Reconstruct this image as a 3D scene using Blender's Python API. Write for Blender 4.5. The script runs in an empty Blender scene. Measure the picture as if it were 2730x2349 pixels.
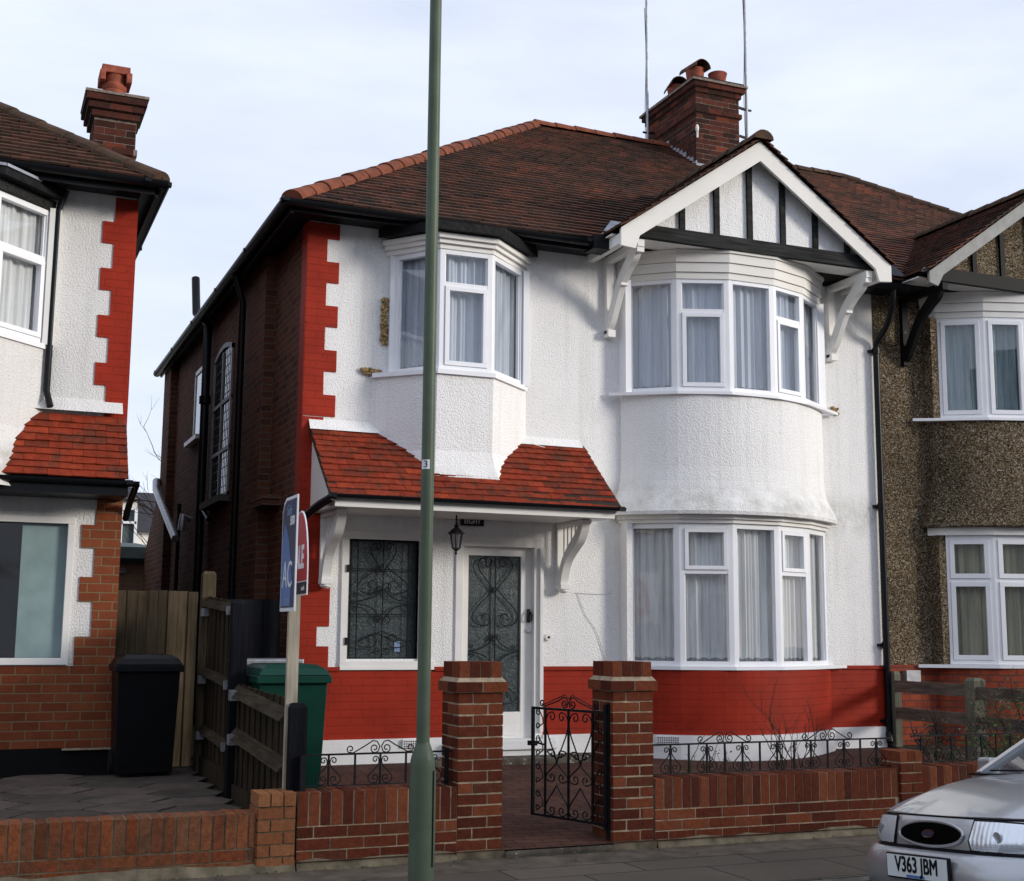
import bpy, math, random
from mathutils import Vector, Matrix
random.seed(7)
C = bpy.context.scene.collection
PI = math.pi
rad = math.radians
scene = bpy.context.scene

# ------------------------------------------------------------------ camera
# world: X along the house fronts, Y away from the camera, Z up, camera lens at the origin
yaw, pitch, roll = 0.39629, 0.146704, 0.008045
f = Vector((math.sin(yaw)*math.cos(pitch), math.cos(yaw)*math.cos(pitch), math.sin(pitch)))
r0 = Vector((math.cos(yaw), -math.sin(yaw), 0)); u0 = r0.cross(f)
r1 = r0*math.cos(roll)+u0*math.sin(roll); u1 = -r0*math.sin(roll)+u0*math.cos(roll)
cam = bpy.data.cameras.new('camera'); camo = bpy.data.objects.new('camera', cam); C.objects.link(camo)
cam.sensor_width = 36; cam.lens = 45.566; cam.clip_end = 2000; cam.clip_start = 0.05
camo.matrix_world = Matrix(((r1.x, u1.x, -f.x, 0), (r1.y, u1.y, -f.y, 0), (r1.z, u1.z, -f.z, 0), (0, 0, 0, 1)))
scene.camera = camo

# ------------------------------------------------------------------ sky and sun
SUN_EL, SUN_AZ = 14.5, 52.0      # azimuth measured from the house-front normal towards +X
sd = Vector((math.sin(rad(SUN_AZ))*math.cos(rad(SUN_EL)), -math.cos(rad(SUN_AZ))*math.cos(rad(SUN_EL)), math.sin(rad(SUN_EL))))
world = bpy.data.worlds.new('World'); scene.world = world; world.use_nodes = True
nt = world.node_tree; nt.nodes.clear()
wo = nt.nodes.new('ShaderNodeOutputWorld'); bg = nt.nodes.new('ShaderNodeBackground')
sky = nt.nodes.new('ShaderNodeTexSky'); sky.sky_type = 'NISHITA'; sky.sun_disc = False
sky.sun_elevation = rad(SUN_EL); sky.sun_rotation = math.atan2(sd.x, sd.y)
sky.air_density = 1.0; sky.dust_density = 1.0; sky.ozone_density = 1.2
tc = nt.nodes.new('ShaderNodeTexCoord'); mp = nt.nodes.new('ShaderNodeMapping')
mp.inputs['Scale'].default_value = (1.6, 2.6, 7.0); mp.inputs['Rotation'].default_value = (0.25, 0.5, 0.5)
nz = nt.nodes.new('ShaderNodeTexNoise'); nz.inputs['Scale'].default_value = 1.5; nz.inputs['Detail'].default_value = 5; nz.inputs['Roughness'].default_value = 0.55
rp = nt.nodes.new('ShaderNodeValToRGB'); rp.color_ramp.elements[0].position = 0.34; rp.color_ramp.elements[1].position = 0.66
rp.color_ramp.elements[0].color = (0.74, 0.74, 0.74, 1); rp.color_ramp.elements[1].color = (0.97, 0.97, 0.97, 1)
cl = nt.nodes.new('ShaderNodeRGB'); cl.outputs[0].default_value = (7.9, 8.55, 10.2, 1)
mx = nt.nodes.new('ShaderNodeMixRGB')
L = nt.links.new
L(tc.outputs['Generated'], mp.inputs[0]); L(mp.outputs[0], nz.inputs['Vector']); L(nz.outputs['Fac'], rp.inputs[0])
L(rp.outputs[0], mx.inputs[0]); L(sky.outputs[0], mx.inputs[1]); L(cl.outputs[0], mx.inputs[2]); L(mx.outputs[0], bg.inputs[0])
bg.inputs[1].default_value = 0.1; L(bg.outputs[0], wo.inputs[0])
sun = bpy.data.lights.new('sun', 'SUN'); sun.energy = 2.4; sun.angle = rad(14); sun.color = (1.0, 0.93, 0.83)
so = bpy.data.objects.new('sun', sun); C.objects.link(so); so.rotation_euler = sd.to_track_quat('Z', 'Y').to_euler(); so.location = (20, -20, 20)
scene.view_settings.view_transform = 'Standard'; scene.view_settings.look = 'None'
scene.view_settings.exposure = 0.24; scene.view_settings.gamma = 1
scene.render.engine = 'CYCLES'
scene.cycles.max_bounces = 6; scene.cycles.transparent_max_bounces = 12

# ------------------------------------------------------------------ materials
def newmat(name):
    m = bpy.data.materials.new(name); m.use_nodes = True; t = m.node_tree
    b = t.nodes['Principled BSDF']; b.inputs['Specular IOR Level'].default_value = .10; return m, t, b
def N(t, k, **kw):
    n = t.nodes.new(k)
    for a, v in kw.items(): setattr(n, a, v)
    return n
def pos(t): return N(t, 'ShaderNodeNewGeometry').outputs['Position']
def noise(t, scale, detail=3, vec=None, rough=0.5):
    n = N(t, 'ShaderNodeTexNoise'); n.inputs['Scale'].default_value = scale; n.inputs['Detail'].default_value = detail; n.inputs['Roughness'].default_value = rough
    t.links.new(vec if vec else pos(t), n.inputs['Vector']); return n.outputs['Fac']
def ramp(t, fac, stops):
    r = N(t, 'ShaderNodeValToRGB'); cr = r.color_ramp
    while len(cr.elements) < len(stops): cr.elements.new(0.5)
    for e, (p, c) in zip(cr.elements, stops): e.position = p; e.color = (*c, 1)
    t.links.new(fac, r.inputs[0]); return r.outputs[0]
def mixc(t, fac, a, b, mode='MIX'):
    m = N(t, 'ShaderNodeMixRGB', blend_type=mode)
    for i, v in ((0, fac), (1, a), (2, b)):
        if hasattr(v, 'node'): t.links.new(v, m.inputs[i])
        elif i == 0: m.inputs[0].default_value = v
        else: m.inputs[i].default_value = (*v, 1)
    return m.outputs[0]
def math_(t, op, a, b=0.0, c=None):
    m = N(t, 'ShaderNodeMath', operation=op)
    for i, v in enumerate((a, b) if c is None else (a, b, c)):
        if hasattr(v, 'node'): t.links.new(v, m.inputs[i])
        else: m.inputs[i].default_value = v
    return m.outputs[0]
def bump(t, b, h, dist=0.005, strength=1.0, prev=None):
    n = N(t, 'ShaderNodeBump'); n.inputs['Distance'].default_value = dist; n.inputs['Strength'].default_value = strength
    t.links.new(h, n.inputs['Height'])
    if prev: t.links.new(prev, n.inputs['Normal'])
    t.links.new(n.outputs[0], b.inputs['Normal']); return n.outputs[0]
def island(t): return N(t, 'ShaderNodeNewGeometry').outputs['Random Per Island']
def wallco(t):
    g = N(t, 'ShaderNodeNewGeometry')
    cr = N(t, 'ShaderNodeVectorMath', operation='CROSS_PRODUCT'); cr.inputs[0].default_value = (0, 0, 1); t.links.new(g.outputs['True Normal'], cr.inputs[1])
    d = N(t, 'ShaderNodeVectorMath', operation='DOT_PRODUCT'); t.links.new(g.outputs['Position'], d.inputs[0]); t.links.new(cr.outputs[0], d.inputs[1])
    s = N(t, 'ShaderNodeSeparateXYZ'); t.links.new(g.outputs['Position'], s.inputs[0])
    c = N(t, 'ShaderNodeCombineXYZ'); t.links.new(d.outputs['Value'], c.inputs[0]); t.links.new(s.outputs[2], c.inputs[1]); return c.outputs[0]
def sepz(t):
    s = N(t, 'ShaderNodeSeparateXYZ'); t.links.new(pos(t), s.inputs[0]); return s.outputs
def bricktex(t, vec, w=.225, h=.075, m=.006, c1=(0, 0, 0), c2=(1, 1, 1), cm=(.5, .5, .5), off=.5):
    n = N(t, 'ShaderNodeTexBrick'); n.offset = off
    n.inputs['Scale'].default_value = 1; n.inputs['Brick Width'].default_value = w; n.inputs['Row Height'].default_value = h
    n.inputs['Mortar Size'].default_value = m; n.inputs['Mortar Smooth'].default_value = .3; n.inputs['Bias'].default_value = 0
    for k, c in (('Color1', c1), ('Color2', c2), ('Mortar', cm)): n.inputs[k].default_value = (*c, 1)
    t.links.new(vec, n.inputs['Vector']); return n
def simple(name, col, rough=0.6, metal=0.0, var=0.15, vs=6.0, bm=0.0, bs=60.0, spec=None):
    m, t, b = newmat(name)
    dark = tuple(c*(1-var) for c in col); lite = tuple(min(1, c*(1+var)) for c in col)
    t.links.new(ramp(t, noise(t, vs, 4), [(.3, dark), (.7, lite)]), b.inputs['Base Color'])
    b.inputs['Roughness'].default_value = rough; b.inputs['Metallic'].default_value = metal; b.inputs['Specular IOR Level'].default_value = spec if spec is not None else (.45 if rough < .36 else .18)
    if bm: bump(t, b, noise(t, bs, 3), bm)
    return m
def roughcast(name, base, dirt=(.36, .35, .30), amt=.5):
    m, t, b = newmat(name)
    big = ramp(t, noise(t, 1.1, 6, rough=.65), [(.42, (0, 0, 0)), (.8, (1, 1, 1))])
    z = sepz(t)[2]
    # grey algae band on the bell-cast skirt of the bay and over the canopy
    band = math_(t, 'MULTIPLY', math_(t, 'SMOOTHSTEP' if False else 'SUBTRACT', 1.0, math_(t, 'MINIMUM', math_(t, 'MULTIPLY', math_(t, 'ABSOLUTE', math_(t, 'SUBTRACT', z, 1.36)), 3.6), 1.0)), ramp(t, noise(t, 2.6, 7, rough=.7), [(.38, (0, 0, 0)), (.58, (1, 1, 1))]))
    fac = math_(t, 'MINIMUM', math_(t, 'ADD', math_(t, 'MULTIPLY', big, .22*amt), math_(t, 'MULTIPLY', band, 1.15*amt)), 1.0)
    col = mixc(t, fac, base, dirt)
    mps = N(t, 'ShaderNodeMapping'); mps.inputs['Scale'].default_value = (9, 9, .45); t.links.new(pos(t), mps.inputs[0])
    streak = ramp(t, noise(t, 1, 5, mps.outputs[0], .6), [(.52, (0, 0, 0)), (.78, (.22, .22, .22))]); col = mixc(t, streak, col, dirt)
    pit = ramp(t, noise(t, 62, 2), [(.30, (.6, .6, .6)), (.42, (1, 1, 1))])
    col = mixc(t, .35, col, pit, 'MULTIPLY')
    t.links.new(col, b.inputs['Base Color']); b.inputs['Roughness'].default_value = .85
    b.inputs['Specular IOR Level'].default_value = .15
    h = math_(t, 'ADD', noise(t, 60, 2), math_(t, 'MULTIPLY', noise(t, 150, 2), .4))
    bump(t, b, h, .0135, .85); return m
def pebbledash(name):
    m, t, b = newmat(name)
    v = N(t, 'ShaderNodeTexVoronoi'); v.inputs['Scale'].default_value = 85; t.links.new(pos(t), v.inputs['Vector'])
    s = N(t, 'ShaderNodeSeparateXYZ'); t.links.new(v.outputs['Color'], s.inputs[0])
    stones = ramp(t, s.outputs[0], [(0, (.012, .009, .006)), (.35, (.10, .068, .036)), (.6, (.19, .135, .075)), (.85, (.26, .20, .13)), (1, (.5, .46, .40))])
    stain = ramp(t, noise(t, .8, 5), [(.35, (1, 1, 1)), (.7, (.55, .56, .55))])
    t.links.new(mixc(t, 1, stones, stain, 'MULTIPLY'), b.inputs['Base Color']); b.inputs['Roughness'].default_value = .8
    bump(t, b, math_(t, 'SUBTRACT', 1.0, v.outputs['Distance']), .01, .9); return m
def paintedbrick(name, col):
    m, t, b = newmat(name); vec = wallco(t); n = bricktex(t, vec, m=.004)
    c = ramp(t, noise(t, 3, 6), [(.3, tuple(x*.8 for x in col)), (.7, tuple(x*1.12 for x in col))])
    spots = ramp(t, noise(t, 22, 5, rough=.7), [(.63, (1, 1, 1)), (.73, (.35, .3, .3))])
    c = mixc(t, 1, c, spots, 'MULTIPLY')
    c = mixc(t, math_(t, 'MULTIPLY', n.outputs['Fac'], math_(t, 'MULTIPLY', noise(t, 5, 3), .55)), c, tuple(x*.3 for x in col))
    t.links.new(c, b.inputs['Base Color']); b.inputs['Roughness'].default_value = .6; b.inputs['Specular IOR Level'].default_value = .14
    h = math_(t, 'SUBTRACT', math_(t, 'MULTIPLY', noise(t, 9, 4), .5), math_(t, 'MULTIPLY', n.outputs['Fac'], .6)); bump(t, b, h, .005, .7); return m
def brickmat(name, cols, mortar, w=.225, h=.075, ms=.007, dark=1.0):
    m, t, b = newmat(name); n = bricktex(t, wallco(t), w, h, ms)
    s = N(t, 'ShaderNodeSeparateColor'); t.links.new(n.outputs['Color'], s.inputs[0])
    f1 = mixc(t, .35, n.outputs['Color'], ramp(t, noise(t, 7, 5), [(.3, (0, 0, 0)), (.7, (1, 1, 1))]))
    k = len(cols)-1
    c = ramp(t, f1, [(i/k, tuple(x*dark for x in cc)) for i, cc in enumerate(cols)])
    c = mixc(t, .35, c, ramp(t, noise(t, 55, 3), [(.3, (.5, .5, .5)), (.7, (1, 1, 1))]), 'MULTIPLY')
    c = mixc(t, n.outputs['Fac'], c, mortar); t.links.new(c, b.inputs['Base Color']); b.inputs['Roughness'].default_value = .9
    bump(t, b, math_(t, 'SUBTRACT', math_(t, 'MULTIPLY', noise(t, 40, 3), .25), n.outputs['Fac']), .006, .9); return m
def islandmat(name, stops, rough=.85, mott=.5, moss=0.0, bmp=.003, ms=30.0, bs=80.0):
    m, t, b = newmat(name); c = ramp(t, island(t), stops)
    c = mixc(t, mott, c, ramp(t, noise(t, ms, 5, rough=.65), [(.3, (.35, .33, .32)), (.65, (1.1, 1.05, 1.0))]), 'MULTIPLY')
    if moss: c = mixc(t, ramp(t, noise(t, 5.5, 8, rough=.75), [(.5, (0, 0, 0)), (.62, (moss,)*3)]), c, (.035, .033, .024))
    t.links.new(c, b.inputs['Base Color']); b.inputs['Roughness'].default_value = rough
    bump(t, b, noise(t, bs, 4), bmp, .8); return m
def wood(name, c1, c2, axis=2, sc=60, rough=.8):
    m, t, b = newmat(name); mp = N(t, 'ShaderNodeMapping'); s = [sc]*3; s[axis] = 3; mp.inputs['Scale'].default_value = s
    t.links.new(pos(t), mp.inputs[0])
    c = ramp(t, noise(t, 1, 4, mp.outputs[0]), [(.3, c1), (.7, c2)])
    c = mixc(t, 1, c, ramp(t, island(t), [(0, (.65, .65, .65)), (1, (1.15, 1.12, 1.05))]), 'MULTIPLY')
    c = mixc(t, .6, c, ramp(t, noise(t, 3, 5), [(.35, (.5, .5, .48)), (.65, (1, 1, 1))]), 'MULTIPLY')
    t.links.new(c, b.inputs['Base Color']); b.inputs['Roughness'].default_value = rough
    bump(t, b, noise(t, 1, 3, mp.outputs[0]), .003, .6); return m
def peeling(name, base, under, thr=.66):
    m, t, b = newmat(name); c = ramp(t, noise(t, 9, 8, rough=.75), [(thr, base), (thr+.02, under)])
    c = mixc(t, .25, c, ramp(t, noise(t, 1.6, 4), [(.35, (.7, .7, .68)), (.65, (1, 1, 1))]), 'MULTIPLY')
    t.links.new(c, b.inputs['Base Color']); b.inputs['Roughness'].default_value = .6; b.inputs['Specular IOR Level'].default_value = .12; bump(t, b, noise(t, 9, 8, rough=.75), .003, .4); return m
def glassmat(name, tint=(.86, .9, .92), minr=.08, rough=.01):
    m, t, b = newmat(name); t.nodes.remove(b); out = t.nodes['Material Output']
    tr = N(t, 'ShaderNodeBsdfTransparent'); tr.inputs[0].default_value = (*tint, 1)
    gl = N(t, 'ShaderNodeBsdfGlossy'); gl.inputs['Roughness'].default_value = rough; gl.inputs[0].default_value = (.95, .97, 1, 1)
    fr = N(t, 'ShaderNodeFresnel'); fr.inputs[0].default_value = 1.7
    gm_ = N(t, 'ShaderNodeNewGeometry'); fac = math_(t, 'MULTIPLY', math_(t, 'MAXIMUM', fr.outputs[0], minr), math_(t, 'SUBTRACT', 1.0, gm_.outputs['Backfacing'])); mxs = N(t, 'ShaderNodeMixShader'); t.links.new(fac, mxs.inputs[0])
    t.links.new(tr.outputs[0], mxs.inputs[1]); t.links.new(gl.outputs[0], mxs.inputs[2]); t.links.new(mxs.outputs[0], out.inputs[0])
    bn = N(t, 'ShaderNodeBump'); bn.inputs['Distance'].default_value = .002; bn.inputs['Strength'].default_value = .25; t.links.new(noise(t, 2.2, 1), bn.inputs['Height']); t.links.new(bn.outputs[0], gl.inputs['Normal'])
    return m
def curtainmat(name, col, lo=.55):
    m, t, b = newmat(name); mp = N(t, 'ShaderNodeMapping'); mp.inputs['Scale'].default_value = (1, 1, .08); t.links.new(pos(t), mp.inputs[0])
    c = ramp(t, noise(t, 14, 3, mp.outputs[0]), [(.3, tuple(x*lo for x in col)), (.68, col)])
    t.links.new(c, b.inputs['Base Color']); b.inputs['Roughness'].default_value = .95; b.inputs['Specular IOR Level'].default_value = .1; return m

M = {}
M['render'] = roughcast('white_roughcast', (.86, .855, .85))
M['render_l'] = roughcast('white_roughcast_weathered', (.74, .73, .72), amt=.9)
M['pebble'] = pebbledash('pebbledash')
M['redpaint'] = paintedbrick('red_painted_brick', (.30, .024, .010))
M['plinth'] = simple('white_masonry_paint', (.74, .74, .74), .7, var=.06, bm=.003, bs=30)
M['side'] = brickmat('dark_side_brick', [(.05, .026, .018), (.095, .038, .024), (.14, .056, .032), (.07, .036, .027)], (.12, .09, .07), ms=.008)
M['lbrick'] = brickmat('orange_red_brick', [(.17, .045, .021), (.23, .062, .027), (.27, .088, .038)], (.22, .145, .08), h=.0807)
M['rbrick'] = brickmat('neighbour_red_brick', [(.22, .045, .025), (.3, .06, .03), (.34, .08, .04)], (.10, .06, .05), w=.165)
M['buff'] = brickmat('buff_brick', [(.28, .17, .11), (.34, .2, .13), (.22, .12, .08)], (.3, .24, .18))
M['brick'] = islandmat('garden_wall_brick', [(0, (.08, .022, .013)), (.4, (.125, .032, .017)), (.75, (.165, .046, .022)), (.9, (.21, .065, .031)), (1, (.06, .024, .017))], .9, .55, 0, .004)
M['brick_o'] = islandmat('weathered_orange_brick', [(0, (.09, .04, .022)), (.25, (.21, .060, .026)), (.5, (.17, .072, .040)), (.75, (.26, .085, .035)), (1, (.14, .085, .055))], .9, .65, .5, .005)
M['brick_y'] = islandmat('yellow_orange_brick', [(0, (.22, .085, .04)), (1, (.29, .13, .06))], .9, .5, 0, .004)
M['brick_c'] = islandmat('sooty_chimney_brick', [(0, (.035, .018, .014)), (.6, (.075, .026, .019)), (.9, (.11, .033, .022)), (1, (.20, .05, .025))], .9, .5, 0, .004, ms=12)
M['mortar'] = simple('mortar', (.34, .27, .19), .95, var=.35, vs=14, bm=.004)
M['mortar_d'] = simple('dirty_mortar', (.15, .125, .085), .95, var=.4, vs=9, bm=.004)
M['mortar_w'] = simple('chimney_mortar', (.20, .155, .13), .95, var=.4, vs=20)
def mainroof(name, light=1.0):
    m, t, b = newmat(name)
    patch = noise(t, 1.3, 5, rough=.7); fac = math_(t, 'ADD', math_(t, 'MULTIPLY', patch, .75), math_(t, 'MULTIPLY', island(t), .25))
    c = ramp(t, fac, [(.30, (.036*light, .026*light, .022*light)), (.42, (.062*light, .037*light, .029*light)), (.52, (.085*light, .043*light, .031*light)), (.62, (.115*light, .050*light, .034*light)), (.72, (.17*light, .058*light, .036*light))])
    c = mixc(t, .5, c, ramp(t, noise(t, 26, 4), [(.3, (.5, .5, .5)), (.65, (1.1, 1.1, 1.1))]), 'MULTIPLY')
    t.links.new(c, b.inputs['Base Color']); b.inputs['Roughness'].default_value = .8; bump(t, b, noise(t, 70, 3), .003, .7); return m
M['tile'] = mainroof('brown_clay_tile'); M['tile2'] = mainroof('redder_clay_tile', 1.5)
M['tile_d'] = islandmat('dark_clay_tile', [(0, (.05, .030, .022)), (.7, (.085, .042, .030)), (1, (.12, .055, .04))], .85, .6, .4, .002, ms=4)
M['tile_r'] = islandmat('red_clay_tile', [(0, (.19, .030, .015)), (.4, (.28, .042, .018)), (.7, (.165, .034, .019)), (1, (.33, .052, .022))], .8, .6, .6, .003, ms=14)
M['ridge'] = islandmat('orange_ridge_tile', [(0, (.18, .06, .035)), (.6, (.24, .08, .045)), (1, (.11, .045, .032))], .8, .6, .3, .003, ms=9)
M['ridge_d'] = islandmat('mossy_ridge_tile', [(0, (.07, .045, .03)), (1, (.11, .065, .045))], .9, .6, .6, .003, ms=9)
M['under'] = simple('roof_bedding', (.03, .025, .02), .95)
M['pot'] = simple('terracotta', (.27, .075, .045), .8, var=.35, vs=9, bm=.002)
M['upvc'] = simple('white_upvc', (.82, .83, .86), .28, var=.02)
M['white'] = peeling('white_gloss_paint', (.80, .78, .74), (.38, .34, .28), .69)
M['whitep'] = simple('white_paint', (.78, .77, .74), .4, var=.06, vs=3)
M['greyp'] = simple('grey_paint', (.24, .245, .24), .5, var=.15, vs=9)
M['blackp'] = peeling('black_paint', (.006, .006, .007), (.10, .09, .085), .66)
M['beam'] = wood('weathered_black_timber', (.012, .013, .013), (.045, .048, .048), 0, 50)
M['plastic'] = simple('black_plastic', (.006, .007, .009), .38, var=.1)
M['iron'] = simple('black_iron', (.010, .010, .012), .45, var=.3, vs=20)
M['lead'] = simple('lead_flashing', (.30, .32, .36), .6, var=.25, vs=12)
M['leadd'] = simple('dark_felt', (.007, .007, .008), .6, var=.5, vs=9, bm=.012, bs=14, spec=.15)
M['glass'] = glassmat('window_glass', (.94, .95, .96))
M['glass_d'] = glassmat('dark_window_glass', (.5, .55, .56), .12)
M['curtain'] = curtainmat('net_curtain', (.86, .86, .84), .68); M['curtain_u'] = curtainmat('blue_grey_net_curtain', (.60, .64, .70), .74); M['hem'] = curtainmat('curtain_hem', (.42, .42, .42))
M['curtain_y'] = curtainmat('cream_curtain', (.42, .40, .27))
M['blind'] = curtainmat('pale_blind', (.36, .46, .48))
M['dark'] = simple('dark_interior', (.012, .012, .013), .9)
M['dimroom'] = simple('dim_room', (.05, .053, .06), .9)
M['obsc'] = simple('obscured_glass', (.045, .060, .062), .2, var=.4, vs=45, bm=.004, bs=90)
M['frost'] = simple('frosted_glass', (.23, .32, .32), .35, var=.12, vs=5, bm=.001, bs=300)
M['wood'] = wood('weathered_fence_board', (.022, .017, .012), (.062, .046, .030))
M['wood_l'] = wood('pale_fence_board', (.06, .046, .030), (.12, .093, .060))
M['wood_h'] = wood('weathered_rail', (.03, .024, .017), (.08, .064, .045), 1)
M['wood_b'] = wood('stained_fence', (.004, .0045, .007), (.010, .011, .017))
M['wood_g'] = wood('grey_green_post', (.09, .095, .075), (.19, .19, .15))
M['conc'] = simple('concrete', (.10, .095, .08), .95, var=.35, vs=12, bm=.005)
M['galv'] = simple('galvanised_steel', (.35, .36, .38), .4, .6, .2, 15)
M['post'] = simple('grey_green_paint', (.085, .112, .076), .42, var=.14, vs=5, bm=.0008, bs=40)
M['binb'] = simple('black_bin_plastic', (.004, .0045, .006), .45, var=.15)
M['bing'] = simple('green_bin_plastic', (.004, .040, .027), .42, var=.15)
M['cream'] = wood('cream_painted_post', (.38, .34, .27), (.52, .48, .40))
M['signb'] = simple('blue_board', (.028, .045, .095), .35, var=.5, vs=3)
M['signb2'] = simple('mid_blue_board', (.08, .17, .40), .35, var=.1)
M['signr'] = simple('red_board', (.40, .012, .022), .35, var=.1)
M['navy'] = simple('navy_board', (.012, .012, .03), .35)
M['letter'] = simple('white_lettering', (.72, .74, .78), .4, var=.03)
M['letterb'] = simple('pale_blue_lettering', (.22, .30, .45), .4, var=.03)
M['ink'] = simple('black_lettering', (.008, .008, .01), .4)
M['plate'] = simple('number_plate_white', (.62, .66, .66), .3, var=.04)
M['bark'] = simple('bare_twig', (.06, .036, .026), .9, var=.3, vs=30)
M['bark_g'] = simple('green_stem', (.07, .085, .035), .8, var=.3, vs=30)
M['foam'] = simple('expanding_foam', (.34, .23, .11), .8, var=.7, vs=35, bm=.02, bs=45)
M['slate'] = simple('dark_slate', (.035, .033, .04), .7, var=.3, vs=5)
M['felt'] = simple('green_grey_felt', (.13, .16, .15), .8, var=.15)
def leafmat(name, stops):
    m, t, b = newmat(name); t.links.new(ramp(t, island(t), stops), b.inputs['Base Color']); b.inputs['Roughness'].default_value = .55; return m
M['leaf'] = leafmat('shrub_leaf', [(0, (.012, .03, .008)), (.6, (.03, .07, .015)), (1, (.09, .13, .03))])
M['leaf_r'] = leafmat('bronze_leaf', [(0, (.05, .03, .012)), (.6, (.09, .055, .02)), (1, (.16, .10, .05))])
M['leaf_m'] = leafmat('mixed_leaf', [(0, (.03, .03, .015)), (.5, (.06, .075, .03)), (.8, (.12, .11, .06)), (.93, (.16, .02, .03)), (1, (.3, .3, .2))])
def silver():
    m, t, b = newmat('silver_car_paint'); b.inputs['Base Color'].default_value = (.36, .375, .41, 1); b.inputs['Metallic'].default_value = .65
    b.inputs['Roughness'].default_value = .34; b.inputs['Specular IOR Level'].default_value = .5; b.inputs['Coat Weight'].default_value = .8; b.inputs['Coat Roughness'].default_value = .06
    v = noise(t, 900, 1); t.links.new(ramp(t, v, [(.3, (.35, .365, .39)), (.7, (.48, .495, .52))]), b.inputs['Base Color']); return m
M['silver'] = silver()
M['chrome'] = simple('chrome', (.7, .7, .72), .12, 1.0, .05)
M['void'] = simple('black_void', (.003, .003, .003), 1.0, spec=0.0)
M['rubber'] = simple('tyre_rubber', (.012, .012, .012), .8)
M['lens'] = glassmat('headlight_lens', (.93, .95, .96), .1)
M['reflector'] = simple('headlight_reflector', (.55, .58, .62), .3, .35, .25, 14, .012, 12)
def fluted():
    m, t, b = newmat('headlight_reflector'); b.inputs['Base Color'].default_value = (.86, .88, .92, 1); b.inputs['Metallic'].default_value = .6; b.inputs['Roughness'].default_value = .28
    w_ = N(t, 'ShaderNodeTexWave', wave_type='BANDS', bands_direction='Y'); w_.inputs['Scale'].default_value = 11; w_.inputs['Distortion'].default_value = 1.2; tcn = N(t, 'ShaderNodeTexCoord'); t.links.new(tcn.outputs['Object'], w_.inputs['Vector'])
    bump(t, b, math_(t, 'ADD', w_.outputs['Fac'], math_(t, 'MULTIPLY', noise(t, 6, 1), 9.0)), .004, .45); return m
M['reflector'] = fluted()
def pavers(name, w, h, cols, mortar, rot=0, bm=.006):
    m, t, b = newmat(name); mp = N(t, 'ShaderNodeMapping'); mp.inputs['Rotation'].default_value = (0, 0, rot); t.links.new(pos(t), mp.inputs[0])
    n = bricktex(t, mp.outputs[0], w, h, .005)
    f1 = mixc(t, .4, n.outputs['Color'], ramp(t, noise(t, 2.5, 5), [(.3, (0, 0, 0)), (.7, (1, 1, 1))])); k = len(cols)-1
    c = ramp(t, f1, [(i/k, cc) for i, cc in enumerate(cols)])
    c = mixc(t, .5, c, ramp(t, noise(t, 25, 5, rough=.7), [(.3, (.5, .5, .5)), (.7, (1.05, 1.05, 1.05))]), 'MULTIPLY')
    c = mixc(t, n.outputs['Fac'], c, mortar); t.links.new(c, b.inputs['Base Color']); b.inputs['Roughness'].default_value = .85
    bump(t, b, math_(t, 'SUBTRACT', math_(t, 'MULTIPLY', noise(t, 60, 3), .3), n.outputs['Fac']), bm, .9); return m
M['pavers'] = pavers('block_pavers', .21, .105, [(.055, .028, .022), (.085, .040, .030), (.12, .058, .042)], (.018, .015, .012), rad(4))
def slabmat():
    m, t, b = newmat('pavement_slabs'); P = pos(t); mp = N(t, 'ShaderNodeMapping'); mp.inputs['Location'].default_value = (.32, .12, 0); t.links.new(P, mp.inputs[0])
    n = bricktex(t, mp.outputs[0], .9, .6, .006)
    c = ramp(t, mixc(t, .5, n.outputs['Color'], noise(t, 1.8, 6)), [(.2, (.085, .070, .055)), (.8, (.150, .126, .100))])
    c = mixc(t, .6, c, ramp(t, noise(t, 90, 4, rough=.7), [(.3, (.55, .55, .55)), (.7, (1.15, 1.12, 1.1))]), 'MULTIPLY')
    c = mixc(t, ramp(t, noise(t, 11, 7, rough=.8), [(.68, (0, 0, 0)), (.72, (.7, .7, .7))]), c, (.30, .29, .26))
    c = mixc(t, n.outputs['Fac'], c, (.015, .014, .012)); t.links.new(c, b.inputs['Base Color']); b.inputs['Roughness'].default_value = .9
    bump(t, b, math_(t, 'SUBTRACT', math_(t, 'MULTIPLY', noise(t, 90, 3), .3), n.outputs['Fac']), .006, .8); return m
M['slabs'] = slabmat()
M['tarmac'] = simple('tarmac', (.115, .094, .072), .95, var=.35, vs=6, bm=.006, bs=140)
M['road'] = simple('road_asphalt', (.05, .05, .05), .9, var=.2, vs=3, bm=.005, bs=150)
M['soil'] = simple('garden_soil', (.035, .026, .018), .98, var=.4, vs=8, bm=.03, bs=18)
M['grass'] = simple('rough_ground', (.035, .045, .02), .98, var=.3, vs=2, bm=.02, bs=10)
def stepmat():
    m, t, b = newmat('worn_stone_step'); c = ramp(t, noise(t, 9, 5), [(.3, (.05, .043, .034)), (.7, (.12, .105, .085))])
    c = mixc(t, ramp(t, noise(t, 26, 3), [(.63, (0, 0, 0)), (.67, (.85, .85, .85))]), c, (.42, .40, .34)); t.links.new(c, b.inputs['Base Color']); b.inputs['Roughness'].default_value = .9
    bump(t, b, noise(t, 50, 4), .006, .8); return m
M['step'] = stepmat()
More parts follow.
